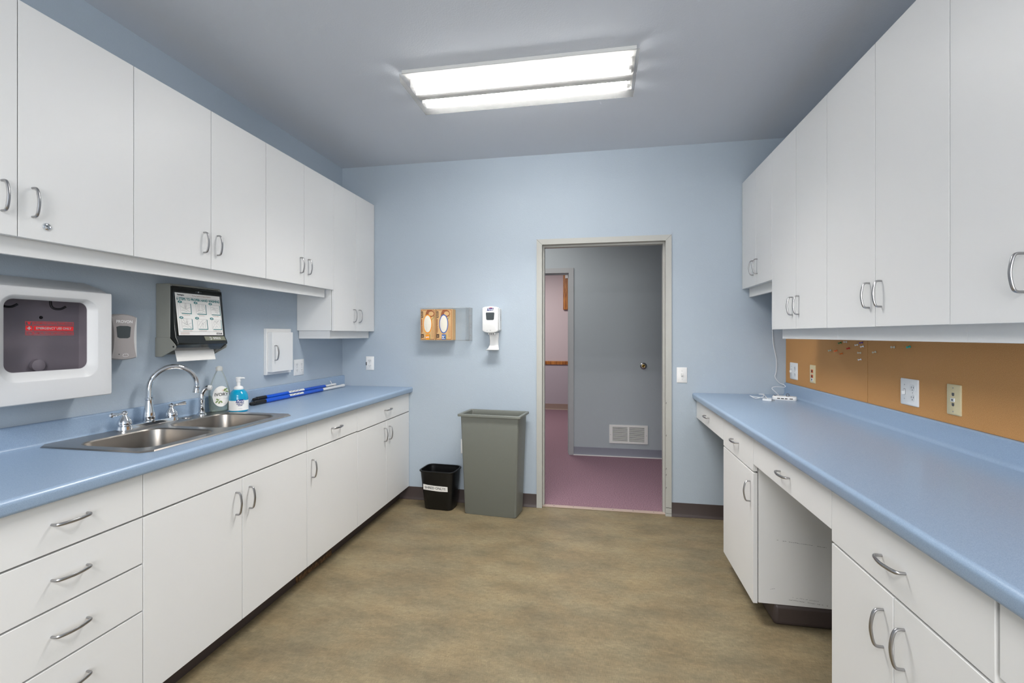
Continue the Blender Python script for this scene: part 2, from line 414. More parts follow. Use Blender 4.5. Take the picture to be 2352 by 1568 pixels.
obj('clip', bm, 'whitep', r, label='small white piece at the top of the oak frame')

# return air grille on the hall wall
fr = FB(.325, .25, YH); r = root('return_air_grille', (.325, YH, .149), 'cream louvred air grille low on the hall wall', 'vent')
W, H = .205, .101; bm = nb()
for a0, a1, b0, b1 in ((-W, -W+.036, -H, H), (W-.036, W, -H, H), (-W+.036, W-.036, H-.024, H), (-W+.036, W-.036, -H, -H+.024), (-.009, .009, -H+.024, H-.024)): fbox(bm, fr, a0, a1, b0, b1, 0, .010)
obj('grille_frame', bm, 'whitem', r, bevel=.001)
bm = nb()
for s in (-1, 1):
    for k in range(15):
        b = -H+.028+k*.0106; a0, a1 = sorted((s*.008, s*(W-.034)))
        rings(bm, [[fr.p(a, b, .008), fr.p(a, b+.0050, .002), fr.p(a, b+.0060, .003), fr.p(a, b+.001, .009)] for a in (a0, a1)])
obj('louvres', bm, 'whitem', r)
obj('backing', fbox(nb(), fr, -W+.02, W-.02, -H+.015, H-.015, 0, .0015), 'dark', r)
for s in (-1, 1): obj('screw', lathe(nb(), Fr(fr.p(s*(W-.014), -.008, .010), fr.R), [(.004, 0), (.003, .0015)], 8), 'nickel', r)
# round wall bumper
fr = FB(.485, 1.0, YH); r = root('door_stop', (.485, YH, 1.0), 'round metal wall door stop with a brass centre in the hall', 'door stop')
obj('plate', lathe(nb(), fr, [(.035, 0), (.036, .004), (.031, .009), (.024, .012), (.022, .006)], 28), 'nickel', r)
obj('bumper', lathe(nb(), fr, [(.02, .002), (.019, .008), (.012, .010), (.007, .006)], 24), 'brass', r, label='brass centre')

# ================================================================== CEILING LIGHT
def ceiling_fixture(x0, x1, y0, y1, label, lit=True):
    r = root('ceiling_light', ((x0+x1)/2, (y0+y1)/2, 2.673), label, 'ceiling light')
    bm = nb(); box(bm, x0+.012, x1-.012, y0+.004, y1-.004, 2.727, ZC)
    box(bm, x0+.012, x1-.012, y0+.004, y0+.014, 2.714, 2.73); box(bm, x0+.012, x1-.012, y1-.014, y1-.004, 2.714, 2.73)
    obj('housing', bm, 'whitem', r, bevel=.0015)
    bm = nb(); ym_ = (y0+y1)/2
    rings(bm, [[Vector((x, ym_+w_*a, z)) for w_, z in ((-.048, 2.727), (-.030, 2.6815), (.030, 2.6815), (.048, 2.727))] for a, x in ((1, x0+.03), (1, x1-.03))])
    obj('added_baffle', bm, 'whitem', r)  # added divider, deeper than the tubes so a darker gap shows between them
    # lens: thin acrylic tray, open at the top
    bm = nb(); zt, zb = 2.716, 2.673
    o = [[(x0, y0), (x1, y0), (x1, y1), (x0, y1)], [(x0+.004, y0+.006), (x1-.004, y0+.006), (x1-.004, y1-.006), (x0+.004, y1-.006)]]
    rings(bm, [[Vector((a, b, zt)) for a, b in o[0]], [Vector((a, b, zb)) for a, b in o[1]]], cap0=False)
    obj('lens', bm, 'lens', r, smooth=False)
    for yy in (y0+.105, y1-.105):
        t = nb(); tube(t, [(x0+.045, yy, 2.700), (x1-.045, yy, 2.700)], .0127, 14)
        tb = obj('tube', t, 'tube', r)
        for xa in (x0+.028, x1-.045): obj('lamp_holder', box(nb(), xa, xa+.017, yy-.02, yy+.02, 2.685, 2.727), 'reflector', tb)
    return r
ceiling_fixture(-1.034, .196, 2.338, 2.727, 'long fluorescent ceiling light with a clear prismatic lens and two lit tubes')
r = root('rear_ceiling_light', (-.42, -.95, 2.66), 'fluorescent ceiling light housing over the near end of the room', 'ceiling light')
obj('housing', box(nb(), -1.03, .19, -1.14, -.76, 2.665, ZC), 'whitem', r, bevel=.002)

# ================================================================== CABINETS
G = .0016
def slab(parent, name, side, y0, y1, z0, z1, plane, label=None):
    if side == 'L': b = box(nb(), plane-.019, plane, y0+G, y1-G, z0+G, z1-G)
    else: b = box(nb(), plane, plane+.019, y0+G, y1-G, z0+G, z1-G)
    return obj(name, b, 'white', parent, bevel=.001, label=label)
def cabinet(side, plane, y0, y1, z0, z1, label, cat, name, group, fronts, toe=0, body_z0=None):
    s = 1 if side == 'L' else -1; wall = WL if side == 'L' else WR
    r = root(name, ((plane+wall)/2, (y0+y1)/2, 0 if toe else z0), label, cat, group)
    xs = sorted((wall+s*.001, plane-s*.0225))
    zb_ = z0 if body_z0 is None else body_z0; a, b = y0+.0007, y1-.0007; bb = nb()
    if True:
        box(bb, xs[0], xs[1], a, a+.018, zb_, z1); box(bb, xs[0], xs[1], b-.018, b, zb_, z1); box(bb, xs[0], xs[1], a+.018, b-.018, zb_, zb_+.018); bk_ = (xs[0], xs[0]+.008) if side == 'L' else (xs[1]-.008, xs[1]); box(bb, *bk_, a+.018, b-.018, zb_+.018, z1)
        if z0 > 1: box(bb, xs[0], xs[1], a+.018, b-.018, z1-.018, z1)
    else: box(bb, xs[0], xs[1], a, b, zb_, z1)
    obj('body', bb, 'white', r, bevel=.0008)
    for kind, a, b, c, d, hd in fronts:
        p = slab(r, kind, side, a, b, c, d, plane)
        if hd:
            orient, hy, hz = hd
            handle(p, (plane, hy, hz), Z if orient == 'v' else Y, (s, 0, 0))
    if toe:
        xt = sorted((wall+s*.02, plane-s*toe))
        b = nb(); box(b, xt[0], xt[1], y0+(.001 if side == 'L' else .0), y1-.001, 0, .0998)
        obj('toe_kick', b, 'rubber', r, label='dark rubber toe kick', bevel=.002 if side == 'L' else .02, seg=2 if side == 'L' else 4)
    return r
# left base run
gB = 'white base cabinets under the left counter'
ds = [(.722, .866, .801), (.563, .719, .644), (.403, .560, .484), (.102, .400, .322)]
cabinet('L', LB, .897, 1.349, .101, .868, 'white base cabinet with a stack of four drawers beside the sink cabinet', 'cabinet', 'base_cabinet', gB,
        [('drawer', .897, 1.349, a, b, ('h', 1.123, c)) for a, b, c in ds], toe=.078)
cabinet('L', LB, 1.349, 2.265, .101, .868, 'widest white base cabinet, two doors under the sink and a plain front panel', 'cabinet', 'base_cabinet', gB,
        [('front_panel', 1.349, 2.265, .722, .866, None), ('door', 1.349, 1.803, .102, .718, ('v', 1.765, .619)), ('door', 1.803, 2.265, .102, .718, ('v', 1.844, .619))], toe=.078)
c3 = cabinet('L', LB, 2.265, 2.797, .101, .868, 'white base cabinet with one drawer over a single door, right of the sink cabinet', 'cabinet', 'base_cabinet', gB,
        [('drawer', 2.265, 2.797, .720, .866, ('h', 2.545, .797)), ('door', 2.265, 2.797, .102, .716, ('v', 2.308, .617))], toe=.078)
cabinet('L', LB, 2.797, 3.636, .101, .868, 'white base cabinet against the back wall, one drawer over two doors', 'cabinet', 'base_cabinet', gB,
        [('drawer', 2.797, 3.636, .716, .866, ('h', 3.235, .793)), ('door', 2.797, 3.217, .102, .712, ('v', 3.179, .617)), ('door', 3.217, 3.636, .102, .712, ('v', 3.260, .617))], toe=.078)
fr = FL(2.28, 0, LB-.0775); b = nb(); fbox(b, fr, 0, .34, .004, .090, 0, .004)
tv = obj('toe_vent', b, 'wood', c3, label='brown slotted heater vent in the toe kick')
b = nb()
for k in range(26): fbox(b, fr, .012+k*.0125, .018+k*.0125, .03, .082, .004, .0048)
obj('slots', b, 'dark', tv)
# right base run
gR = 'white cabinets under the right counter'
cabinet('R', RB, 2.883, 3.636, .737, .868, 'single white drawer unit under the counter next to the back wall, knee space below', 'drawer unit', 'knee_drawer', gR,
        [('drawer', 2.883, 3.636, .732, .866, ('h', 3.277, .800))], body_z0=.742)
cb = cabinet('R', RB, 2.353, 2.883, .098, .868, 'narrow white base cabinet standing alone between the two knee spaces', 'cabinet', 'base_cabinet', gR,
        [('drawer', 2.353, 2.883, .703, .866, ('h', 2.630, .785)), ('door', 2.353, 2.883, .092, .699, ('v', 2.396, .600))], toe=.088)
cabinet('R', RB, 1.607, 2.353, .737, .868, 'wide white drawer bridging the knee space between two base cabinets', 'drawer unit', 'knee_drawer', gR,
        [('drawer', 1.607, 2.353, .737, .866, ('h', 1.975, .800))], body_z0=.742)
cabinet('R', RB, .997, 1.607, .098, .868, 'nearest white base cabinet on the right, wide drawer over two doors', 'cabinet', 'base_cabinet', gR,
        [('drawer', .997, 1.607, .703, .866, ('h', 1.298, .779)), ('door', .997, 1.297, .092, .699, ('v', 1.255, .598)), ('door', 1.297, 1.607, .092, .699, ('v', 1.338, .598))], toe=.088)
cabinet('R', RB, .25, .990, .725, .868, 'white drawer at the bottom right corner of the photo', 'drawer unit', 'knee_drawer', gR,
        [('drawer', .25, .990, .722, .866, None)], body_z0=.73)
# scuffs on the exposed side of the standing-alone cabinet
fr = FB(0, 0, 2.353); bm = nb(); rd = random.Random(3)
for (a0, b0, a1, b1, w_) in ((.80, .395, 1.02, .375, .0012), (.86, .125, 1.03, .112, .0014), (.87, .137, 1.0, .128, .001), (.78, .165, .80, .17, .001)):
    n = 26
    for k in range(n):
        if rd.random() < .3: continue
        t0, t1 = k/n, (k+.8)/n
        ribbon(bm, fr, [(a0+(a1-a0)*t0, b0+(b1-b0)*t0+rd.uniform(-.001, .001)), (a0+(a1-a0)*t1, b0+(b1-b0)*t1+rd.uniform(-.001, .001))], w_*rd.uniform(.5, 1.3), .0004)
ink('scuff_marks', bm, 'ink', cb, 'grey scuff marks')

# left uppers
gU = 'white wall cabinets over the left counter'
def upper_pair(side, y0, ym, y1, z0, label, hy0, hy1, hz, group, z1=2.413, hsel=(1, 1)):
    pl = LU if side == 'L' else RU
    return cabinet(side, pl, y0, y1, z0, z1, label, 'cabinet', 'wall_cabinet', group,
        [('door', y0, ym, z0+.0015, z1, ('v', hy0, hz) if hsel[0] else None), ('door', ym, y1, z0+.0015, z1, ('v', hy1, hz) if hsel[1] else None)], body_z0=z0+.006)
def valance(r, side, y0, y1, zt, zb, end=None):
    pl = (LU if side == 'L' else RU); s = 1 if side == 'L' else -1
    xs = sorted((pl-s*.045, pl-s*.063)); b = nb(); box(b, xs[0], xs[1], y0, y1, zb, zt)
    if end is not None:
        w_ = WL if side == 'L' else WR
        xs = sorted((w_+s*.0015, pl-s*.063)); a, c = end; box(b, xs[0], xs[1], a, c, zb, zt)
    return obj('valance', b, 'white', r, bevel=.001)
u1 = upper_pair('L', .82, 1.197, 1.580, 1.650, 'white two-door wall cabinet with a round key lock, above the white window-fronted box', 1.155, 1.236, 1.772, gU)
valance(u1, 'L', .82, 1.58, 1.656, 1.598)
lk = [o for o in u1.children if o.name.startswith('door')][1]
fr = FL(1.275, 1.701, LU)
lo = obj('lock', lathe(nb(), fr, [(.0125, 0), (.0125, .003), (.0115, .0055), (.009, .0068), (.0085, .0052), (.004, .0060)], 26), 'chrome', lk, label='round chrome key lock')
b = nb(); fbox(b, fr, -.003, .003, -.001, .001, .0056, .0066); obj('keyhole', b, 'dark', lk)
u2 = upper_pair('L', 1.580, 1.962, 2.341, 1.650, 'white two-door wall cabinet above the paper towel dispenser and faucet', 1.918, 1.998, 1.773, gU)
valance(u2, 'L', 1.58, 2.341, 1.656, 1.598)
u3 = upper_pair('L', 2.341, 2.689, 3.029, 1.650, 'white two-door wall cabinet above the small access door, beside the taller corner one', 2.647, 2.728, 1.772, gU)
valance(u3, 'L', 2.341, 2.985, 1.656, 1.598)
u4 = upper_pair('L', 3.029, 3.334, 3.634, 1.364, 'taller white wall cabinet in the left corner, reaching lower than its neighbours', 3.295, 3.376, 1.483, gU)
valance(u4, 'L', 3.05, 3.625, 1.370, 1.312, end=(3.05, 3.068))
# right uppers
gV = 'white wall cabinets over the right counter'
v1 = upper_pair('R', 3.043, 3.341, 3.634, 1.664, 'shortest white wall cabinet, against the back wall on the right', 3.304, 3.382, 1.785, gV, 2.430)
valance(v1, 'R', 3.05, 3.625, 1.670, 1.608)
v2 = upper_pair('R', 2.357, 2.696, 3.043, 1.367, 'tall white wall cabinet beside the short one, above the left end of the corkboard', 2.657, 2.738, 1.492, gV, 2.430)
v3 = upper_pair('R', 1.598, 1.978, 2.357, 1.366, 'widest tall white wall cabinet in the middle of the right run', 1.937, 2.015, 1.489, gV, 2.430)
v4 = upper_pair('R', 1.032, 1.315, 1.598, 1.365, 'nearest tall white wall cabinet at the right edge of the photo', 1.276, 1.352, 1.490, gV, 2.430)
for r_, a, b_ in ((v2, 2.357, 3.006), (v3, 1.598, 2.357), (v4, 1.032, 1.598)):
    valance(r_, 'R', a, b_, 1.372, 1.316, end=(2.99, 3.006) if r_ is v2 else None)

# ================================================================== COUNTERTOPS
def ctop(name, side, y0, y1, label, hole=None):
    s = 1 if side == 'L' else -1; wall = WL if side == 'L' else WR
    nose = -1.490 if side == 'L' else .679
    D = abs(nose-wall)-.001
    T, B = .914, .870
    def arc(cx, cz, r, a0, a1, n=6): return [(cx+r*math.cos(math.radians(a0+(a1-a0)*k/n)), cz+r*math.sin(math.radians(a0+(a1-a0)*k/n))) for k in range(n+1)]
    nosep = arc(D-.012, B+.010, .010, -90, 0, 4)+arc(D-.018, T-.018, .020, 0, 90, 8)
    nosep = [(min(a, D), min(b, T)) for a, b in nosep]
    bs = arc(.020+.016, T+.016, .016, 270, 180, 6)+arc(.012, .994, .008, 0, 90, 4)+[(0, 1.002)]
    full = [(0, B)]+nosep+bs
    front = lambda h: [(h, B)]+nosep+[(h, T)]
    back = lambda h: [(0, B), (h, B), (h, T)]+bs
    P = lambda d, z, y: Vector((wall+s*(.001+d), y, z))
    bm = nb()
    def seg(poly, a, b): rings(bm, [[P(d, z, a) for d, z in poly], [P(d, z, b) for d, z in poly]])
    if hole:
        hy0, hy1, hd0, hd1 = hole
        seg(full, y0, hy0); seg(full, hy1, y1); seg(front(hd1), hy0, hy1); seg(back(hd0), hy0, hy1)
    else: seg(full, y0, y1)
    return obj(name, bm, 'counter', None, label=label, cat='countertop')
ctop('countertop', 'L', .20, YB-.001, 'blue laminate countertop with backsplash holding the steel sink', (1.452, 2.222, .055, .495))
ctop('countertop', 'R', .20, YB-.001, 'long blue laminate countertop with backsplash under the corkboard')

# ================================================================== SINK + FAUCET
r = root('double_sink', (-1.84, 1.84, .914), 'stainless steel double bowl sink set in the blue countertop', 'sink')
SX0, SX1, SY0, SY1 = -2.088, -1.592, 1.424, 2.252
B1 = (-1.975, -1.635, 1.462, 1.812); B2 = (-1.985, -1.635, 1.855, 2.205)
zt = .9195
def cutrect(x0, x1, y0, y1, c): return [(x0+c, y0), (x1-c, y0), (x1, y0+c), (x1, y1-c), (x1-c, y1), (x0+c, y1), (x0, y1-c), (x0, y0+c)]
bm = nb()
# deck with two holes, made from two halves joined at the divider
ym = (B1[3]+B2[2])/2
def ringmatch(x0, x1, y0, y1, n=6):     # rectangle sampled like rr()
    out = []
    for cx, cy, s_ in ((x1, y1, 0), (x0, y1, 1), (x0, y0, 2), (x1, y0, 3)):
        out += [(cx, cy)]*(n+1)
    return out
def half(bx, oy0, oy1, cut):
    inner = rr(bx[0], bx[1], bx[2], bx[3], .07, 6)
    n = 6; outer = []
    C_ = .03
    for (cx, cy, sx, sy) in ((SX1, oy1, -1, -1), (SX0, oy1, 1, -1), (SX0, oy0, 1, 1), (SX1, oy0, -1, 1)):
        isout = (cy == cut)
        c_ = C_ if isout else .0001
        P0 = (cx, cy+sy*c_); P1 = (cx+sx*c_, cy)
        if (sx, sy) in ((1, -1), (-1, 1)): P0, P1 = P1, P0
        for k in range(n+1): outer.append((P0[0]+(P1[0]-P0[0])*k/n, P0[1]+(P1[1]-P0[1])*k/n))
    rim = [(a+(0), b) for a, b in inner]
    lip = rr(bx[0]+.004, bx[1]-.004, bx[2]+.004, bx[3]-.004, .068, 6)
    bot = rr(bx[0]+.02, bx[1]-.02, bx[2]+.02, bx[3]-.02, .075, 6)
    flr = rr(bx[0]+.045, bx[1]-.045, bx[2]+.045, bx[3]-.045, .06, 6)
    edge = [(a+(.004 if a > -1.84 else -.004), b+((-.004 if b < ym else .004) if abs(b-ym) > .05 else 0)) for a, b in outer]
    V = lambda L, z: [Vector((a, b, z)) for a, b in L]
    rings(bm, [V(edge, .9146), V(outer, zt), V(inner, zt), V(lip, zt-.005), V(bot, .745), V(flr, .728)], cap0=False)
half(B1, SY0, ym, SY0); half(B2, ym, SY1, SY1)
bmesh.ops.remove_doubles(bm, verts=bm.verts, dist=.0002)
obj('sink_body', bm, 'steel', r)
for bx in (B1, B2):
    obj('drain', lathe(nb(), FZ((bx[0]+bx[1])/2, (bx[2]+bx[3])/2, .728), [(.045, 0), (.043, .003), (.03, .001), (.028, .0015)], 24), 'chrome', r)
obj('hole_cover', lathe(nb(), FZ(-2.045, 2.045, zt), [(.022, 0), (.021, .003), (.012, .004)], 20), 'steel', r)

r = root('kitchen_faucet', (-2.05, 1.847, zt), 'chrome gooseneck faucet with two lever handles behind the sink', 'faucet')
FX, FY = -2.050, 1.847
bm = nb(); f = FZ(FX, FY, zt)
base = rr(-.027, .027, -.140, .140, .026, 6)
rings(bm, [[f.p(a, b, 0) for a, b in base], [f.p(a, b, .016) for a, b in base], [f.p(a*.9, b*.985, .021) for a, b in base]])
obj('base_plate', bm, 'chrome', r)
bm = nb(); lathe(bm, FZ(FX, FY, zt+.016), [(.027, 0), (.027, .006), (.0225, .010), (.024, .014), (.0235, .03), (.0205, .05), (.0155, .08), (.0138, .100), (.0165, .104), (.0165, .110), (.0130, .113)], 28)
th_ = math.atan2(2.026-FY, -1.962-FX); dx, dy = math.cos(th_), math.sin(th_); R_ = .098; zc = 1.088
pts = [(FX, FY, 1.03), (FX, FY, 1.06)]
for k in range(25):
    t = PI-k/24*(PI*1.06); d_ = R_+R_*math.cos(t); pts.append((FX+dx*d_, FY+dy*d_, zc+R_*math.sin(t)))
tube(bm, pts, .0118, 16)
e1 = Vector(pts[-1]); e0 = Vector(pts[-2]); dd = (e1-e0).normalized()
u_ = dd.orthogonal().normalized(); f2 = Fr(e1-dd*.012, u_, dd.cross(u_))
if f2.N.dot(dd) < 0: f2 = Fr(e1-dd*.012, dd.cross(u_), u_)
lathe(bm, f2, [(.0122, 0), (.0145, .002), (.0130, .006), (.0150, .022), (.0165, .026), (.0165, .030), (.011, .031)], 20)
obj('spout', bm, 'chrome', r)
for sy, d in ((-1, (.02, -.078, .004)), (1, (.018, .066, .006))):
    hy = FY+sy*.115; bm = nb()
    lathe(bm, FZ(FX, hy, zt+.012 if sy < 0 else zt+.012), [(.0305, -.008), (.0290, .006), (.0235, .011), (.0270, .015), (.0275, .020), (.0250, .030), (.0160, .044), (.0085, .054), (.0075, .060)], 24)
    top = Vector((FX, hy, zt+.073)); lathe(bm, FZ(*top), [(.005, -.009), (.0115, -.004), (.0135, .001), (.0110, .008), (.004, .0125)], 18)
    hn = obj('handle', bm, 'chrome', r)
    d = Vector(d); bm = nb()
    tube(bm, [top+d*t for t in (.08, .2, .35, .5, .65, .8, .92, 1.0)], [.0062, .0056, .0050, .0060, .0076, .0090, .0098, .005], 12)
    obj('lever', bm, 'chrome', hn)
r = root('side_sprayer', (-2.045, 2.137, zt), 'chrome side sprayer with a pale button standing on the sink rim', 'sprayer')
fz = FZ(-2.045, 2.137, zt)
obj('base', lathe(nb(), fz, [(.023, 0), (.022, .005), (.016, .011), (.0145, .018), (.017, .021)], 22), 'chrome', r)
bm = nb(); lathe(bm, fz, [(.0125, .018), (.0145, .030), (.0125, .050), (.0135, .075), (.0155, .098), (.013, .112)], 20)
tube(bm, spline([(-2.045, 2.137, zt+.100), (-2.040, 2.139, zt+.120), (-2.030, 2.146, zt+.138), (-2.016, 2.152, zt+.142)]), [.013]*19, 14)
bd = obj('spray_head', bm, 'chrome', r)
bm = nb(); tube(bm, [(-2.018, 2.150, zt+.142), (-2.006, 2.155, zt+.140), (-2.003, 2.156, zt+.1395)], [.0135, .0135, .010], 16)
obj('button', bm, 'whitem', bd, label='pale round nozzle face')

# ================================================================== BOTTLES
def bent_patch(bm, c, width_axis, ra, rb, poly, e=.0006):
    """flat 2D shape (s along the face, z) pressed onto the front of an oval bottle"""
    wa = Vector(width_axis).normalized(); nn = wa.cross(Z).normalized()
    vs = []
    for s_, z_ in poly:
        q = max(-1, min(1, s_/ra)); vs.append(bm.verts.new(Vector(c)+wa*s_+nn*(rb*math.sqrt(max(0, 1-q*q))+e)+Z*z_))
    bm.faces.new(vs); return bm
# clear dish soap
bc = Vector((-2.046, 2.254, .9198)); wa = Vector((.60, .80, 0)).normalized(); fb = Fr(bc, wa, wa.cross(Z)*-1)
def oval(bm, c, wa, prof, n=28, inset=0):
    nn = wa.cross(Z).normalized()
    return rings(bm, [[Vector(c)+wa*(ra-inset)*math.cos(2*PI*k/n)+nn*(rb-inset)*math.sin(2*PI*k/n)+Z*h for k in range(n)] for ra, rb, h in prof])
r = root('dish_soap_bottle', bc, 'tall clear dish soap bottle with an oval leaf label behind the sink', 'bottle')
P1 = [(.040, .022, .0), (.045, .026, .004), (.048, .028, .03), (.051, .029, .075), (.052, .029, .105), (.047, .028, .135), (.038, .025, .165), (.029, .021, .190), (.021, .018, .208), (.015, .015, .220), (.0135, .0135, .226)]
obj('bottle', oval(nb(), bc, wa, P1), 'bottleclear', r)
obj('soap', oval(nb(), bc, wa, [(a, b, h) for a, b, h in P1[:4]]+[(.051, .029, .088)], inset=.0025), 'liquid', r, label='pale greenish soap filling the lower part')
bm = nb(); lathe(bm, FZ(*(bc+Z*.222)), [(.0165, 0), (.0165, .016), (.0155, .021), (.009, .024), (.008, .026)], 22)
obj('cap', bm, 'capclear', r)
n_ = wa.cross(Z).normalized()
lb = nb(); oc = (.006, .084)
NS = 14                                            # label as strips so it follows the curve
for i in range(NS):
    t0, t1 = -1+2*i/NS, -1+2*(i+1)/NS
    h0, h1 = .056*math.sqrt(1-t0*t0), .056*math.sqrt(1-t1*t1)
    a0, a1 = oc[0]+.041*t0-.002, oc[0]+.041*t1-.002
    bent_patch(lb, bc, wa, .0525, .0290, [(a0, oc[1]-h0), (a1, oc[1]-h1), (a1, oc[1]+h1), (a0, oc[1]+h0)], .0012)
lab = obj('label', lb, 'paper', r, recalc=False)
ff = Fr(bc+n_*.0308, wa)
bm = nb(); text(bm, 'IVORY', ff, .024, .004, .094, .0006, bold=.0002, sx=.95)
ink('lettering', bm, 'inkblack', lab)
bm = nb()
for (a, b_, an) in ((.019, .118, 70), (.030, .110, -15), (.026, .122, 40), (-.014, .068, 150), (-.018, .056, 220), (-.006, .052, 250), (.004, .055, 310)):
    q = [(x_*.008, y_*.0036) for x_, y_ in [(math.cos(2*PI*k/10), math.sin(2*PI*k/10)) for k in range(10)]]
    ca, sa = math.cos(math.radians(an)), math.sin(math.radians(an))
    bm.faces.new([bm.verts.new(ff.p(a+x_*ca-y_*sa, b_+x_*sa+y_*ca, .0007)) for x_, y_ in q])
ribbon(bm, ff, [(-.010, .060), (-.002, .074)], .0008, .0006)
ink('leaves', bm, 'greenink', lab)
bm = nb(); bm.faces.new([bm.verts.new(ff.p(a, b_, .0006)) for a, b_ in ell(.013, .117, .006, .005)])
ink('blossom', bm, 'pinkink', lab)
bm = nb()
for k, (b_, l_) in enumerate(((.078, .016), (.071, .015), (.045, .014))): ribbon(bm, ff, [(.014, b_), (.014+l_, b_)], .0008, .0006)
ink('fine_print', bm, 'inklight', lab)
# turquoise foam soap
pc = Vector((-1.966, 2.302, .914))
r = root('soap_pump_bottle', pc, 'round turquoise foaming soap bottle with a white pump', 'bottle')
PR = .0475
bm = nb(); lathe(bm, FZ(*pc), [(.043, 0), (.0465, .004), (PR, .02), (PR, .075), (.045, .092), (.038, .108), (.028, .120), (.020, .124)], 32)
obj('bottle', bm, 'soapblue', r)
vd = Vector((1.988, -2.325, 0)).normalized(); ra_ = Z.cross(vd).normalized(); fp = Fr(pc, ra_)
bm = nb(); N_ = 40
rings(bm, [[Vector((pc.x+(PR+.0006)*math.cos(2*PI*k/N_), pc.y+(PR+.0006)*math.sin(2*PI*k/N_), pc.z+h)) for k in range(N_)] for h in (.010, .064)], cap0=False, cap1=False)
lab = obj('label', bm, 'paper', r)
fpo = Fr(pc+fp.N*(PR+.0008), ra_)
def patch(bm, fr, poly, wrap, c):
    vs = []
    for a, b in poly:
        t = a/wrap; vs.append(bm.verts.new(fr.p(wrap*math.sin(t), b, wrap*(math.cos(t)-1)+c)))
    bm.faces.new(vs)
bm = nb()
for k in range(8):
    a0, a1 = -.020+.005*k, -.015+.005*k; sh = lambda b: (b-.060)*.25
    patch(bm, fpo, [(a0+sh(.052)+.008, .053), (a1+sh(.052)+.008, .053), (a1+sh(.070)+.008, .070), (a0+sh(.070)+.008, .070)], PR, .0006)
ink('logo_badge', bm, 'blueink', lab)
bm = nb(); text(bm, 'Purell', fpo, .0155, .009, .0615, .0011, bold=.0003, shear=.3, wrap=PR); ink('logo_lettering', bm, 'whiteink', lab)
bm = nb(); text(bm, 'HEALTHY', fpo, .0088, .008, .046, .0008, bold=.0003, wrap=PR); text(bm, 'SOAP', fpo, .0088, .008, .038, .0008, bold=.0003, wrap=PR); ribbon(bm, fpo, [(.0, .020), (.018, .020)], .0006, .0009); ink('lettering', bm, 'blueink', lab)
bm = nb(); lathe(bm, FZ(*(pc+Z*.122)), [(.0235, 0), (.0235, .010), (.019, .016), (.0095, .020), (.0095, .042), (.013, .044), (.013, .056), (.014, .058), (.014, .066), (.011, .068)], 24)
pu = obj('pump', bm, 'whitep', r)
bm = nb(); pt = pc+Z*.184; sd = ra_*.5+vd*.2; sd.normalize()
tube(bm, [pt-sd*.008, pt+sd*.012, pt+sd*.026+Z*.001, pt+sd*.032-Z*.001], [(.007, .010), (.006, .009), (.0045, .006), (.004, .005)], 12, flat=Z)
obj('nozzle', bm, 'whitep', pu)

# ================================================================== BLUE POLES
def pole(pa, pb, y_blue1, y_cap1, tip_label, dz, inner_r, hook, sticker):
    pa, pb = Vector(pa), Vector(pb); d = (pb-pa).normalized()
    at = lambda y: pa+(pb-pa)*((y-pa.y)/(pb.y-pa.y))
    r = root('telescopic_pole', pa, tip_label, 'pole', 'blue poles lying on the left counter')
    bm = nb(); c1 = at(y_cap1)
    tube(bm, [pa, pa+d*.006, pa+d*.018, pa+d*.03, pa+d*.034, pa+d*.07, c1], [.004, .009, .0105, .009, .0132, .0138, .0138], 18)
    obj('grip', bm, 'black', r, label='black end grip')
    b1 = at(y_blue1); bm = nb(); tube(bm, [c1, b1-d*.001, b1], [.0130, .0130, .0125], 20); obj('tube', bm, 'blue', r)
    bm = nb(); tube(bm, [b1, pb-d*.03, pb-d*.028, pb], [inner_r, inner_r, inner_r+.002, inner_r+.001], 16); obj('inner_rod', bm, 'whitep', r, label='white inner rod')
    # sticker: curved patch on the upper front of the tube
    s0, s1 = at(sticker[0]), at(sticker[1]); sdv = d.cross(Z).normalized(); bm = nb(); A = [math.radians(t) for t in range(8, 92, 12)]
    v = [[bm.verts.new(s_+sdv*.0134*math.cos(t)+Z*.0134*math.sin(t)) for t in A] for s_ in (s0, s1)]
    for k in range(len(A)-1): bm.faces.new((v[0][k], v[1][k], v[1][k+1], v[0][k+1]))
    st = obj('sticker', bm, 'sticker', r)
    bm = nb(); rd = random.Random(5)
    for q in range(9):
        t = math.radians(30+ (q % 3)*16); y = .015+q*.0125; p = s0+d*y+sdv*.0137*math.cos(t)+Z*.0137*math.sin(t); up_ = (Z*math.cos(t)-sdv*math.sin(t))*.0012
        bm.faces.new([bm.verts.new(p+x_) for x_ in (-up_, d*.012-up_, d*.012+up_, up_)])
    ink('print', bm, 'ink', st)
    if hook:
        bm = nb(); hp = at(hook); tube(bm, spline([hp+Z*.008, hp+Z*.022-d*.012, hp+Z*.034-d*.024], 4), .003, 8); obj('tab', bm, 'whitep', r)
    else:
        bm = nb(); tube(bm, spline([pb, pb+d*.012+sdv*.006, pb+d*.02-sdv*.002-Z*.004, pb+d*.008-sdv*.008], 5), .0028, 8); obj('end_hook', bm, 'capclear', r)
pole((-2.035, 2.47, .9278), (-2.040, 3.53, .9278), 3.22, 2.60, 'front one of two blue poles, black grip end, white rod reaching the corner', 0, .0108, None, (2.83, 2.98))
pole((-2.079, 2.55, .9415), (-2.079, 3.47, .9415), 3.32, 2.66, 'rear one of two blue poles, resting against the backsplash', 0, .0085, 3.42, (2.88, 3.05))

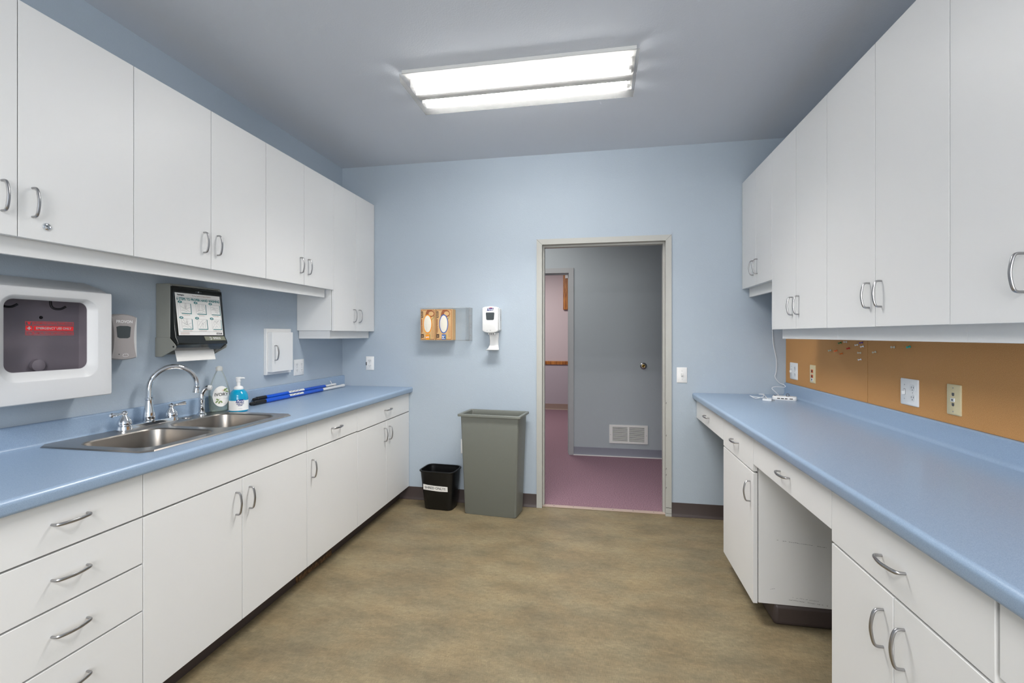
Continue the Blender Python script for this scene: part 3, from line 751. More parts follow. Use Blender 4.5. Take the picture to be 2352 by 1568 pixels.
# ================================================================== LEFT WALL THINGS
# --- defibrillator style cabinet
r = root('emergency_cabinet', (WL, 1.40, 1.095), 'white wall box with a dark rounded window and red emergency lettering', 'emergency cabinet')
AX0, AX1, AZ0, AZ1 = 1.19, 1.613, 1.095, 1.507
bm = nb()
back = [(1.15, 1.12), (1.22, 1.095), (1.59, 1.095), (1.598, 1.12), (1.655, 1.533), (1.592, 1.551), (1.22, 1.551), (1.14, 1.533)]
frnt = [(AX0, AZ0+.004), (AX0+.004, AZ0), (AX1-.004, AZ0), (AX1, AZ0+.004), (AX1, AZ1-.006), (AX1-.008, AZ1), (AX0+.008, AZ1), (AX0, AZ1-.006)]
rings(bm, [[Vector((WL+.001, a, b)) for a, b in back], [Vector((WL+.03, a, b)) for a, b in back], [Vector((-1.985, a, b)) for a, b in frnt]], cap1=False)
obj('housing', bm, 'aed', r)
bm = nb(); fr = FL(0, 0, 0)
def R3(a0, a1, b0, b1, rad, c): return [Vector((c, a, b)) for a, b in rr(a0, a1, b0, b1, rad, 7)]
rings(bm, [R3(AX0, AX1, AZ0, AZ1, .006, -1.985), R3(AX0, AX1, AZ0, AZ1, .006, -1.973), R3(AX0+.003, AX1-.003, AZ0+.003, AZ1-.003, .006, -1.970),
           R3(1.240, 1.560, 1.172, 1.479, .045, -1.970), R3(1.243, 1.557, 1.176, 1.476, .045, -1.972), R3(1.270, 1.536, 1.207, 1.464, .028, -1.998), R3(1.262, 1.544, 1.2, 1.472, .03, -2.0)], cap0=False, cap1=False)
dr = obj('door', bm, 'aed', r)
bm = nb(); bm.faces.new([bm.verts.new(Vector((-1.997, a, b))) for a, b in rr(1.268, 1.538, 1.205, 1.466, .028, 7)])
obj('window_pane', bm, 'pane', dr, smooth=False)
bm = nb(); x0, x1, y0, y1, z0, z1 = -2.108, -1.999, 1.215, 1.59, 1.12, 1.495
v = [Vector(p) for p in ((x1, y0, z0), (x1, y1, z0), (x1, y1, z1), (x1, y0, z1), (x0, y0, z0), (x0, y1, z0), (x0, y1, z1), (x0, y0, z1))]; v = [bm.verts.new(p) for p in v]
for q in ((4, 5, 6, 7), (0, 1, 5, 4), (1, 2, 6, 5), (2, 3, 7, 6), (3, 0, 4, 7)): bm.faces.new([v[i] for i in q])
ln = obj('interior', bm, 'liner', r, smooth=False, label='grey interior seen through the window')
for hy in (1.30, 1.455):
    bm = nb(); tube(bm, spline([(-2.06, hy, 1.490), (-2.06, hy, 1.455), (-2.055, hy+.006, 1.440), (-2.045, hy+.022, 1.438), (-2.038, hy+.036, 1.448)], 5), .0042, 10)
    obj('hook', bm, 'hook', ln)
bm = nb(); lathe(bm, FL(1.44, 1.222, -2.107), [(.024, 0), (.022, .012), (.008, .016)], 24); obj('latch', bm, 'liner', ln); obj('screw', lathe(nb(), FL(1.455, 1.405, -2.107), [(.006, 0), (.005, .003)], 14), 'hook', ln)
fp_ = FL(1.409, 1.362, -1.9965); bm = nb(); W2 = .0775
bm.faces.new([bm.verts.new(fp_.p(a, b, .0006)) for a, b in [(-W2+.024, -.008), (W2, -.008), (W2, .008), (-W2+.024, .008)]])
bm.faces.new([bm.verts.new(fp_.p(a, b, .0006)) for a, b in [(-W2, -.008), (-W2+.021, -.008), (-W2+.021, .008), (-W2, .008)]])
for s_ in (-1, 1):
    b0, b1 = sorted((s_*.0115, s_*.0240))
    outline(bm, fp_, [(-W2+.024, b0), (W2, b0), (W2, b1), (-W2+.024, b1)], .0012, .0006); outline(bm, fp_, [(-W2, b0), (-W2+.021, b0), (-W2+.021, b1), (-W2, b1)], .0012, .0006)
text(bm, 'AUTOMATED EXTERNAL DEFIBRILLATOR', fp_, .0078, .0105, .0178, .0006, bold=.00012, sx=.87)
text(bm, 'ALARM WILL SOUND WHEN DOOR IS OPENED', fp_, .0078, .0105, -.0178, .0006, bold=.00012, sx=.78)
bm.faces.new([bm.verts.new(fp_.p(-W2+.0105+a, .0178+b, .0006)) for a, b in [(0, -.005), (.005, .0008), (.0044, .004), (.0022, .0046), (0, .0028), (-.0022, .0046), (-.0044, .004), (-.005, .0008)]])
lathe(bm, Fr(fp_.p(-W2+.0105, -.0178, 0), fp_.R), [(.0022, .0004), (.0022, .0006)], 10)
for s_ in (-1, 1): ribbon(bm, fp_, [(-W2+.0105+s_*.0055, -.0215), (-W2+.0105+s_*.0072, -.0178), (-W2+.0105+s_*.0055, -.0140)], .001, .0006)
ink('red_lettering', bm, 'redink', dr)
bm = nb(); text(bm, 'EMERGENCY USE ONLY', fp_, .0115, .0115, 0, .0012, bold=.0003, sx=.95)
fbox(bm, fp_, -W2+.0045, -W2+.0165, -.0018, .0018, .001, .0012); fbox(bm, fp_, -W2+.0087, -W2+.0123, -.006, .006, .001, .0013)
ink('knocked_out_lettering', bm, 'inklight', dr)

# --- taupe soap dispenser
r = root('soap_dispenser', (WL, 1.71, 1.222), 'taupe touch-free soap dispenser with white sides on the left wall', 'dispenser')
fr = FL(1.717, 1.327, WL)
def hour(w0, w1, h, n=8, top=.012):
    pts = []
    for k in range(n+1):
        t = -1+2*k/n; pts.append((w1+(w0-w1)*t*t, h*t))
    out = pts+[(a, h+top*(1-(a/w0)**2)) for a in (w0*.7, w0*.35, 0, -w0*.35, -w0*.7)]+[(-a, b) for a, b in pts[::-1]]+[(a, -h-top*.6*(1-(a/w0)**2)) for a in (-w0*.7, -w0*.35, 0, w0*.35, w0*.7)]
    return out
bm = nb(); q0 = hour(.068, .066, .090); q1 = hour(.060, .058, .088)
rings(bm, [[fr.p(a, b, c) for a, b in q] for q, c in ((q0, .001), (q0, .055), (q1, .078))])
obj('back_shell', bm, 'whitep', r)
bm = nb(); q0 = hour(.058, .046, .090); q1 = hour(.054, .043, .086)
rings(bm, [[fr.p(a-.012, b, c) for a, b in q] for q, c in ((q0, .060), (q0, .088), (q1, .096))])
cv = obj('cover', bm, 'taupe', r)
bm = nb(); prism(bm, fr, [(a-.012, b) for a, b in [(-.034, .046), (-.020, .050), (.014, .050), (.028, .046), (.024, .002), (.015, -.003), (-.020, -.003), (-.030, .002)]], .0955, .0972)
obj('viewing_window', bm, 'window', cv)
bm = nb(); text(bm, 'PROVON', fr, .0175, -.012, .068, .0968, bold=.0002)
for t in (-1, 0, 1): ribbon(bm, fr, [(-.007+t*.004, -.068), (-.007+t*.009, -.076)], .0012, .0968)
ribbon(bm, fr, [(-.018, -.070), (-.020, -.080), (-.013, -.083), (-.001, -.083), (.005, -.080), (.003, -.070)], .0012, .0968)
ink('lettering', bm, 'whiteink', cv)
bm = nb(); lathe(bm, Fr(fr.p(-.035, -.072, .0955), fr.R), [(.0025, 0), (.002, .0015)], 10); obj('sensor', bm, 'black', cv)

# --- paper towel dispenser
r = root('paper_towel_dispenser', (WL, 2.095, 1.23), 'grey paper towel dispenser with a smoked cover and a hand washing sign', 'dispenser')
TY0, TY1 = 1.940, 2.250
def xz(bm, poly, y0, y1): return rings(bm, [[Vector((x, y, z)) for x, z in poly] for y in (y0, y1)])
x_ = WL+.001
bm = nb()
xz(bm, [(x_, 1.232), (-2.082, 1.232), (-2.040, 1.262), (-2.034, 1.30), (-2.034, 1.582), (-2.040, 1.588), (x_, 1.588)], TY0, TY0+.012)
xz(bm, [(x_, 1.232), (-2.082, 1.232), (-2.040, 1.262), (-2.034, 1.30), (-2.034, 1.582), (-2.040, 1.588), (x_, 1.588)], TY1-.012, TY1)
xz(bm, [(x_, 1.24), (-2.108, 1.24), (-2.108, 1.588), (x_, 1.588)], TY0+.01, TY1-.01)
xz(bm, [(-2.108, 1.578), (-2.036, 1.578), (-2.040, 1.588), (-2.108, 1.588)], TY0+.01, TY1-.01)
obj('case', bm, 'towelgrey', r, bevel=.002)
for a, b_ in ((TY1, TY1+.004), (TY0-.004, TY0)):
    bm = nb(); xz(bm, [(x_, 1.232), (-2.078, 1.232), (-2.000, 1.270), (-1.996, 1.282), (-2.001, 1.292), (-2.034, 1.326), (x_, 1.326)], a, b_)
    hg = obj('hinge_plate', bm, 'towelgrey', r, bevel=.0015)
bm = nb(); lathe(bm, Fr((-2.010, TY0-.004, 1.281), X, Z), [(.0045, 0), (.004, .001)], 12); obj('hinge_pin', bm, 'black', hg)
# sloped cover: front plane from x=-2.030 (top) to -1.990 (bottom), built hollow
cp = [(-2.034, 1.576), (-2.026, 1.572), (-2.003, 1.330), (-1.990, 1.305), (-1.988, 1.292), (-2.030, 1.262), (-2.036, 1.262)]
bm = nb(); xz(bm, cp, TY0+.001, TY1-.001); obj('cover', bm, 'smoke', r, bevel=.003)
# black upper front flush frame, lock
tl = Vector((-2.0262, 1.955, 1.545)); tr_ = Vector((-2.0262, 2.246, 1.545)); bl = Vector((-2.0025, 1.955, 1.3362))
sf = Fr(tl, Y, (tl-bl)); SN = sf.N
bm = nb(); lathe(bm, Fr(sf.p(.14, .012, .003), Y, sf.U), [(.0048, 0), (.004, .002), (.001, .002)], 14)
for s_ in (-.015, .015): lathe(bm, Fr(sf.p(.14+s_, .012, .003), Y, sf.U), [(.0018, 0), (.0012, .0012)], 8)
obj('lock', bm, 'chrome', r)
Wd, Hd = .274, (tl-bl).length
sg = obj('sign', fbox(nb(), sf, 0, Wd, -Hd, 0, .003, .0042), 'paper', r, label='white hand washing sign with six drawn steps')
t = nb(); c0 = .0046
text(t, '6 STEPS TO PROPER HAND WASHING', sf, .0172, Wd/2, -.0305, c0, bold=.0006, sx=.90)
for i in range(6):
    cx = .052+(i % 3)*.092; cy = -.048-(i//3)*.078
    t.faces.new([t.verts.new(sf.p(a, b, c0+.0006)) for a, b in ell(cx-.030, cy+.003, .0115, .0062)])
    w_, h_ = .030, .052
    t.faces.new([t.verts.new(sf.p(a, b, c0)) for a, b in [(cx+w_, cy-h_), (cx+w_+.0035, cy-h_-.0035), (cx+w_+.0035, cy-.004), (cx+w_, cy-.002)]])
    t.faces.new([t.verts.new(sf.p(a, b, c0)) for a, b in [(cx-w_+.006, cy-h_-.0035), (cx+w_+.0035, cy-h_-.0035), (cx+w_, cy-h_), (cx-w_+.004, cy-h_)]])
ink('teal_print', t, 'teal', sg)
t = nb()
for i in range(6):
    cx = .052+(i % 3)*.092; cy = -.048-(i//3)*.078
    text(t, '#%d' % (i+1), sf, .0095, cx-.030, cy+.003, c0+.0012, bold=.0002)
ink('step_numbers', t, 'whiteink', sg)
t = nb(); rd = random.Random(11)
def sketch(cx, cy, i):
    L = []
    if i in (0, 3):      # tap with two hands under it
        L += [[(-.002, -.002), (-.002, -.020), (.004, -.022), (.004, -.002)], [(-.006, -.016), (.008, -.016)], [(-.028, -.018), (-.018, -.024), (-.008, -.030), (.006, -.034), (.014, -.040), (.024, -.046)], [(-.026, -.040), (-.014, -.038), (-.004, -.042), (.008, -.044)], [(.028, -.022), (.016, -.026), (.006, -.030), (-.006, -.030)], [(.000, -.024), (.001, -.032)], [(-.010, -.026), (-.004, -.022), (.004, -.026)]]
        if i == 3: L += [[(-.020, -.006), (-.012, -.018), (-.014, -.030)], [(.016, -.044), (.028, -.046)]]
    elif i == 1:         # soap dispenser over a palm
        L += [[(-.018, -.003), (-.018, -.030), (-.010, -.030), (-.010, -.003)], [(.010, -.002), (.008, -.026), (.014, -.030), (.020, -.024), (.018, -.002)], [(-.026, -.040), (-.012, -.036), (.002, -.034), (.016, -.038), (.024, -.044)], [(-.010, -.044), (.002, -.046), (.012, -.042)], [(-.020, -.046), (-.008, -.048)]]
    elif i == 2:         # rubbing palms
        L += [[(-.027, -.016), (-.014, -.014), (.000, -.020), (.014, -.018), (.026, -.024)], [(-.027, -.028), (-.012, -.026), (.004, -.032), (.020, -.040)], [(-.010, -.020), (.002, -.026), (.014, -.028), (.026, -.034)], [(-.020, -.022), (-.006, -.022)], [(-.004, -.036), (.008, -.042), (.016, -.046)]]
    elif i == 4:         # drying with a towel
        L += [[(-.026, -.036), (-.014, -.022), (-.004, -.012), (.008, -.008)], [(-.016, -.046), (-.006, -.032), (.004, -.022), (.016, -.018), (.026, -.006)], [(.004, -.046), (.002, -.032), (.010, -.026)], [(.016, -.046), (.018, -.030), (.024, -.018)], [(-.002, -.018), (.004, -.028)], [(-.024, -.006), (-.018, -.016)]]
    else:                # two raised hands
        L += [[(-.026, -.047), (-.016, -.030), (-.018, -.016), (-.012, -.008), (-.008, -.016), (-.004, -.007), (-.001, -.018), (.004, -.012)], [(.024, -.047), (.016, -.030), (.020, -.014), (.014, -.006), (.010, -.014), (.006, -.008), (.003, -.020)], [(-.010, -.046), (.000, -.034), (.010, -.046)], [(-.010, -.026), (.000, -.022), (.010, -.026)]]
    for l_ in L:
        P_ = spline([(a, b, 0) for a, b in l_], 4); ribbon(t, sf, [(cx+p.x, cy+p.y) for p in P_], .0008, c0)
for i in range(6):
    cx = .052+(i % 3)*.092; cy = -.048-(i//3)*.078
    outline(t, sf, [(cx-.030, cy-.052), (cx+.030, cy-.052), (cx+.030, cy-.002), (cx-.030, cy-.002)], .0006, c0); sketch(cx, cy, i)
outline(t, sf, [(.008, -Hd+.018), (Wd-.006, -Hd+.018), (Wd-.006, -.020), (.008, -.020)], .0007, c0)
ink('drawings', t, 'ink', sg)
t = nb()
for i, s_ in enumerate(('Wet hands with water', 'Apply liquid soap', 'Rub hands together', 'Rinse both sides of hands', 'Dry hands with towel', 'Turn off faucet with towel')):
    cx = .052+(i % 3)*.092; cy = -.048-(i//3)*.078; text(t, s_, sf, .0060, cx, cy-.0610, c0, sx=.85)
text(t, 'Working Together for Infection Prevention', sf, .0078, .155, -.010, c0, sx=.86, shear=.2)
for k in range(4): ribbon(t, sf, [(.010, -Hd+.014-k*.003), (.062, -Hd+.014-k*.003)], .0007, c0)
ink('captions', t, 'brownink', sg)
t = nb(); text(t, 'Huntington', sf, .0095, .030, -.010, c0, bold=.0004, sx=.9); text(t, 'ECOLAB', sf, .0125, Wd-.026, -Hd+.0085, c0, bold=.0005, sx=.8); ink('black_lettering', t, 'inkblack', sg)
sl = Fr((-1.9968, 2.165, 1.3195), Y, Vector((-2.003, 0, 1.330))-Vector((-1.990, 0, 1.305)))
pl_ = obj('nameplate', fbox(nb(), sl, -.058, .072, -.012, .012, -.002, .002), 'olive', r)
t = nb(); text(t, 'SYSCO', sl, .016, .018, 0, .0025, bold=.0003); 
for k in range(3): outline(t, sl, ell(-.024+.001*k, 0, .0035+.001*k, .009-.001*k, 12), .0008, .0025)
ink('lettering', t, 'whiteink', pl_)
bm = nb(); tube_ = [(-2.058, 1.290), (-2.054, 1.262), (-2.046, 1.232), (-2.040, 1.207)]
A = [[Vector((x, y, z)) for x, z in tube_] for y in (1.985, 2.222)]
B_ = [[Vector((x+.0012, y, z)) for x, z in tube_[::-1]] for y in (1.985, 2.222)]
rings(bm, [A[0]+B_[0], A[1]+B_[1]]); obj('paper_towel', bm, 'paper', r)

# --- small access panel
r = root('access_panel', (WL, 2.81, 1.08), 'small white access door with a handle on the left wall', 'access panel')
fr = FL(0, 0)
obj('frame', fbox(nb(), fr, 2.690, 2.937, 1.080, 1.379, .0005, .020), 'white', r, bevel=.001)
d = obj('door', fbox(nb(), fr, 2.700, 2.908, 1.099, 1.356, .0205, .055), 'white', r, bevel=.001)
handle(d, (WL+.055, 2.724, 1.222), Z, X)

# --- wall plates
def plate(fr, W, H, m, name, label, cat, th=.006):
    r = root(name, fr.p(0, -H/2, 0), label, cat)
    b = nb(); q0 = rr(-W/2, W/2, -H/2, H/2, .003, 2); q1 = rr(-W/2+.004, W/2-.004, -H/2+.004, H/2-.004, .002, 2)
    rings(b, [[fr.p(a, c, .0004) for a, c in q0], [fr.p(a, c, th*.5) for a, c in q0], [fr.p(a, c, th) for a, c in q1]])
    obj('plate', b, m, r); return r
def outlet(r, fr, a, th=.006, m='whitep'):
    for s_ in (-1, 1):
        b = nb(); prism(b, fr, [(a+x, s_*.0205+y) for x, y in rr(-.0165, .0165, -.0145, .0145, .010, 4)], th-.002, th+.0016); o = obj('socket', b, m, r)
        b = nb()
        for dx_, hh in ((-.0062, .0042), (.0062, .0036)): fbox(b, fr, a+dx_-.0011, a+dx_+.0011, s_*.0205-hh+.002, s_*.0205+hh+.002, th+.0016, th+.0021)
        lathe(b, Fr(fr.p(a, s_*.0205-.0085, th+.0014), fr.R), [(.0024, 0), (.0022, .0007)], 10); obj('slots', b, 'ink', o)
    b = nb(); lathe(b, Fr(fr.p(a, 0, th-.001), fr.R), [(.003, 0), (.002, .002)], 10); obj('screw', b, 'nickel', r)
def toggle(r, fr, a, th=.006, up=1):
    b = nb(); rings(b, [[fr.p(a+x, y, c) for x, y in ((-.0045, -.010), (.0045, -.010), (.0045, .010), (-.0045, .010))] for c in (th-.001, th+.0015)]); 
    fbox(b, fr, a-.0035, a+.0035, up*.001-.004, up*.012, th, th+.012) if up > 0 else fbox(b, fr, a-.0035, a+.0035, -.012, .003, th, th+.012)
    obj('toggle', b, 'whitep', r, bevel=.0008)
    for s_ in (-1, 1): obj('screw', lathe(nb(), Fr(fr.p(a, s_*.030, th-.001), fr.R), [(.003, 0), (.002, .002)], 10), 'nickel', r)
    b = nb(); outline(b, fr, [(a-.0055, -.0115), (a+.0055, -.0115), (a+.0055, .0115), (a-.0055, .0115)], .0016, th+.0003); ink('slot', b, 'ink', r)
f = FL(3.049, 1.106); r = plate(f, .114, .114, 'whitep', 'wall_outlet', 'square white four-socket outlet on the left wall by the access door', 'outlet'); outlet(r, f, -.027); outlet(r, f, .027)
f = FB(-1.865, 1.103); r = plate(f, .071, .114, 'whitep', 'wall_outlet', 'white two-socket outlet on the back wall above the left counter end', 'outlet'); outlet(r, f, 0)
b = nb(); fbox(b, f, -.033, -.027, -.016, .010, .0055, .0085); obj('tag', b, 'black', r, label='small black tag on the left edge')
f = FB(.606, 1.043); r = plate(f, .073, .113, 'whitep', 'light_switch', 'white light switch beside the doorway', 'switch'); toggle(r, f, 0, up=1)
f = FB(-1.045, .447); r = plate(f, .073, .115, 'whitep', 'wall_outlet', 'white outlet low on the back wall, mostly hidden by the tall grey bin', 'outlet'); outlet(r, f, 0)
XC = WR-.0105
f = FR(3.492, 1.093, XC); r = plate(f, .122, .113, 'whitep', 'switch_outlet_plate', 'white switch and outlet plate on the corkboard nearest the corner', 'outlet'); toggle(r, f, -.029, up=-1); outlet(r, f, .029)
f = FR(2.283, 1.094, XC); r = plate(f, .116, .113, 'whitep', 'switch_outlet_plate', 'white switch and outlet plate on the corkboard, right of the seam', 'outlet'); toggle(r, f, -.027, up=-1); outlet(r, f, .027)
f = FR(3.205, 1.096, XC); r = plate(f, .073, .111, 'almond', 'data_plate', 'almond data plate with orange jacks on the corkboard', 'wall plate')
for bb, mm in ((.018, 'orange'), (-.014, 'orange'), (-.034, 'whitep')):
    b = nb(); fbox(b, f, -.012, .012, bb-.010, bb+.010, .004, .0085); jo = obj('jack', b, mm, r)
    b = nb(); fbox(b, f, -.005, .008, bb-.005, bb+.005, .0085, .0089); obj('port', b, 'dark' if mm == 'orange' else 'ink', jo)
f = FR(2.027, 1.096, XC); r = plate(f, .071, .114, 'almond', 'data_plate', 'almond phone jack plate with a white port, nearest on the corkboard', 'wall plate')
for bb in (.020, -.018):
    b = nb(); prism(b, f, [(a, bb+c) for a, c in ((-.006, .006), (.006, .006), (.006, -.003), (.003, -.006), (-.003, -.006), (-.006, -.003))], .0055, .0066); obj('phone_jack', b, 'ink', r)
b = nb(); fbox(b, f, -.009, .009, -.007, .006, .004, .009); jo = obj('jack', b, 'whitep', r)
b = nb(); fbox(b, f, -.004, .004, -.004, .003, .009, .0094); obj('port', b, 'ink', jo)
for bb in (.044, -.044): obj('screw', lathe(nb(), Fr(f.p(0, bb, .005), f.R), [(.003, 0), (.002, .002)], 10), 'nickel', r)

# ================================================================== CORKBOARD + PINS
zc0, zc1 = 1.0025, 1.3635
def corkp(y0, y1): return box(nb(), XC, WR-.0005, y0, y1, zc0, zc1)
obj('cork_panel', corkp(2.609, YB-.002), 'cork', None, label='cork panel between counter and cabinets, corner end with most of the push pins', cat='corkboard', bevel=.001)
obj('cork_panel', corkp(1.00, 2.605), 'cork', None, label='long cork panel on the near side of the seam, white and almond plates on it', cat='corkboard', bevel=.001)
pins = [(1933, 786.5, (25, 110, 50), 'green push pin near the top of the corkboard', -.3), (1946, 785, (205, 205, 200), 'white push pin half hidden under the valance', 0),
        (1972, 791, (225, 228, 230), 'clear push pin pointing left, left of the purple one', .9), (1982.6, 786, (75, 45, 140), 'purple push pin beside the corkboard seam', .8),
        (1985, 794.7, (228, 230, 236), 'white push pin just below the purple one', .8), (1951.5, 799, (190, 35, 25), 'red push pin on the corkboard', -.7),
        (1910, 803.8, (190, 205, 195), 'pale clear push pin, farthest left on the corkboard', .6), (1922.8, 804.6, (240, 110, 50), 'light orange push pin right of the leftmost clear pin', -.6),
        (1935.7, 811, (215, 110, 30), 'small amber push pin below the light orange one', .1), (1978.5, 810, (205, 200, 180), 'cream push pin seen end-on left of the corkboard seam', 0),
        (1979.5, 824.6, (232, 234, 240), 'lowest white push pin on the corkboard', .8), (2012.8, 807.4, (205, 200, 180), 'cream push pin just right of the corkboard seam', .05),
        (2056, 797, (205, 202, 188), 'cream push pin under the valance, second right of the seam', 0), (2091, 795.5, (40, 165, 150), 'teal push pin farthest right on the corkboard', -.9)]
def unproj(u, v, x):
    th = math.atan(198/1082.0); d = Vector((-math.sin(th), math.cos(th), 0))+Vector((math.cos(th), math.sin(th), 0))*((u-1176)/F)-Z*((v-769)/F)
    t = x/d.x; return Vector((0, 0, 1.338))+d*t
for u, v, col, lab, tilt in pins:
    p = unproj(u, v, XC); nrm = (Vector((-1, tilt*.35, -.25 if tilt else 0))).normalized(); u_ = nrm.orthogonal().normalized(); fr = Fr(p, u_, nrm.cross(u_))
    if fr.N.dot(nrm) < 0: fr = Fr(p, nrm.cross(u_), u_)
    r = root('push_pin', p, lab, 'push pin', 'push pins on the corkboard')
    m = pin(col)
    obj('head', lathe(nb(), fr, [(.0050, .003), (.0052, .0045), (.0026, .006), (.0022, .013), (.0045, .0145), (.0048, .0165), (.003, .017)], 14), m, r)
    b = nb(); tube(b, [fr.p(0, 0, -.004), fr.p(0, 0, .004)], .0006, 6); obj('needle', b, 'nickel', r)

# ================================================================== RIGHT COUNTER CLUTTER
r = root('usb_hub', (1.20, 3.37, .914), 'flat white hub with ports at the back corner of the right counter', 'hub')
ha = Vector((.92, -.39, 0)).normalized(); hf = Fr((1.199, 3.352, .9143), ha, Z.cross(ha))
q0 = rr(-.070, .070, -.030, .030, .014, 5)
bm = nb(); rings(bm, [[hf.p(a*.97, b*.95, 0) for a, b in q0], [hf.p(a, b, .005) for a, b in q0], [hf.p(a, b, .018) for a, b in q0], [hf.p(a*.94, b*.88, .024) for a, b in q0]])
hb = obj('case', bm, 'whitep', r)
bm = nb(); fs = Fr(hf.p(0, -.0302, 0), hf.R)
for a0, a1 in ((-.040, -.024), (-.018, -.002), (.004, .018), (.030, .048)): fbox(bm, fs, a0, a1, .008, .0135, -.001, .0006)
obj('ports', bm, 'dark', hb)
bm = nb(); fbox(bm, hf, -.060, -.048, -.012, .014, .0238, .0245); obj('slot', bm, 'dark', hb)
bm = nb(); N2 = 20
cpt = hf.p(.018, -.006, .032); tube(bm, [cpt+ha*.0085*math.cos(2*PI*k/N2)+Z*.0085*math.sin(2*PI*k/N2) for k in range(N2+1)], .0022, 8); obj('ring', bm, 'ink', r, label='small dark ring standing on the hub')
r = root('charging_cable', (1.05, 3.40, .914), 'looped white cable with a plug lying beside the hub', 'cable')
bm = nb(); tube(bm, spline([(1.160, 3.375, .918), (1.10, 3.40, .917), (1.04, 3.46, .918), (1.015, 3.44, .925), (1.03, 3.37, .918), (1.075, 3.37, .930), (1.105, 3.45, .936), (1.09, 3.50, .930), (1.10, 3.43, .932), (1.085, 3.33, .925), (1.082, 3.29, .922)], 8), .0026, 8)
obj('cord', bm, 'cord', r)
bm = nb(); pf = Fr((1.070, 3.268, .9145), (.9, -.45, 0), Z.cross(Vector((.9, -.45, 0)).normalized()))
rings(bm, [[pf.p(a, b*(1-max(0, -a)*14), h) for a, b in rr(-.030, .024, -.011, .011, .006, 4)] for h in (0, .014)])
pg = obj('plug', bm, 'cord', r, bevel=.002)
for s_ in (-.005, .005): obj('prong', fbox(nb(), pf, .024, .040, s_-.001, s_+.001, .004, .010), 'nickel', pg)
r = root('hanging_cord', (1.28, 3.60, .914), 'thin white cord hanging down the back wall to the hub', 'cord')
bm = nb(); tube(bm, spline([(1.215, YB-.006, 1.70), (1.216, YB-.006, 1.50), (1.220, YB-.006, 1.365), (1.226, YB-.006, 1.27), (1.245, YB-.006, 1.16), (1.244, YB-.006, 1.08), (1.236, YB-.008, 1.04), (1.262, YB-.010, 1.000), (1.292, 3.622, .985), (1.290, 3.60, .972), (1.225, 3.585, .975), (1.196, 3.57, .965), (1.20, 3.50, .942), (1.185, 3.42, .9375), (1.170, 3.383, .9375)], 8), .0028, 8)
obj('cord', bm, 'cord', r)

# ================================================================== BACK WALL THINGS
# glove box holder and two boxes
HY = YB-.094
r = root('glove_box_holder', (-1.19, YB, 1.294), 'clear acrylic glove box holder on the back wall, right third empty', 'holder')
fr = FB(0, 0, YB)
bm = nb(); x0, x1, z0, z1 = -1.392, -.986, 1.294, 1.553
fbox(bm, fr, x0, x1, z0, z1, .0005, .0025)
obj('back_plate', bm, 'acrylic', r)
bm = nb(); fbox(bm, fr, x0, x0+.003, z0, z1, .0025, .093); fbox(bm, fr, x1-.003, x1, z0, z1, .0025, .093); fbox(bm, fr, x0, x1, z0, z0+.003, .0025, .093); fbox(bm, fr, x0, x1, z1-.003, z1, .0025, .093)
obj('sides', bm, 'acrylic', r)
bm = nb(); 
for a0, a1, b0, b1 in ((x0, x0+.010, z0, z1), (x1-.028, x1, z0, z1), (x0, x1, z0, z0+.006)): fbox(bm, fr, a0, a1, b0, b1, .093, .0955)
obj('front_lip', bm, 'acrylic', r)
bm = nb()
for p0, p1 in (((x1, z0), (x1, z1)), ((x1-.028, z0), (x1-.028, z1)), ((x0, z0), (x1, z0)), ((x0, z1), (x1, z1))):
    tube(bm, [fr.p(*p0, .0945), fr.p(*p1, .0945)], .0014, 6)
obj('edges', bm, 'acrylicedge', r)
for bb in (1.495, 1.425, 1.40, 1.335): obj('screw', lathe(nb(), Fr(fr.p(x1-.014, bb, .0025), fr.R), [(.005, 0), (.003, .003)], 10), 'nickel', r)
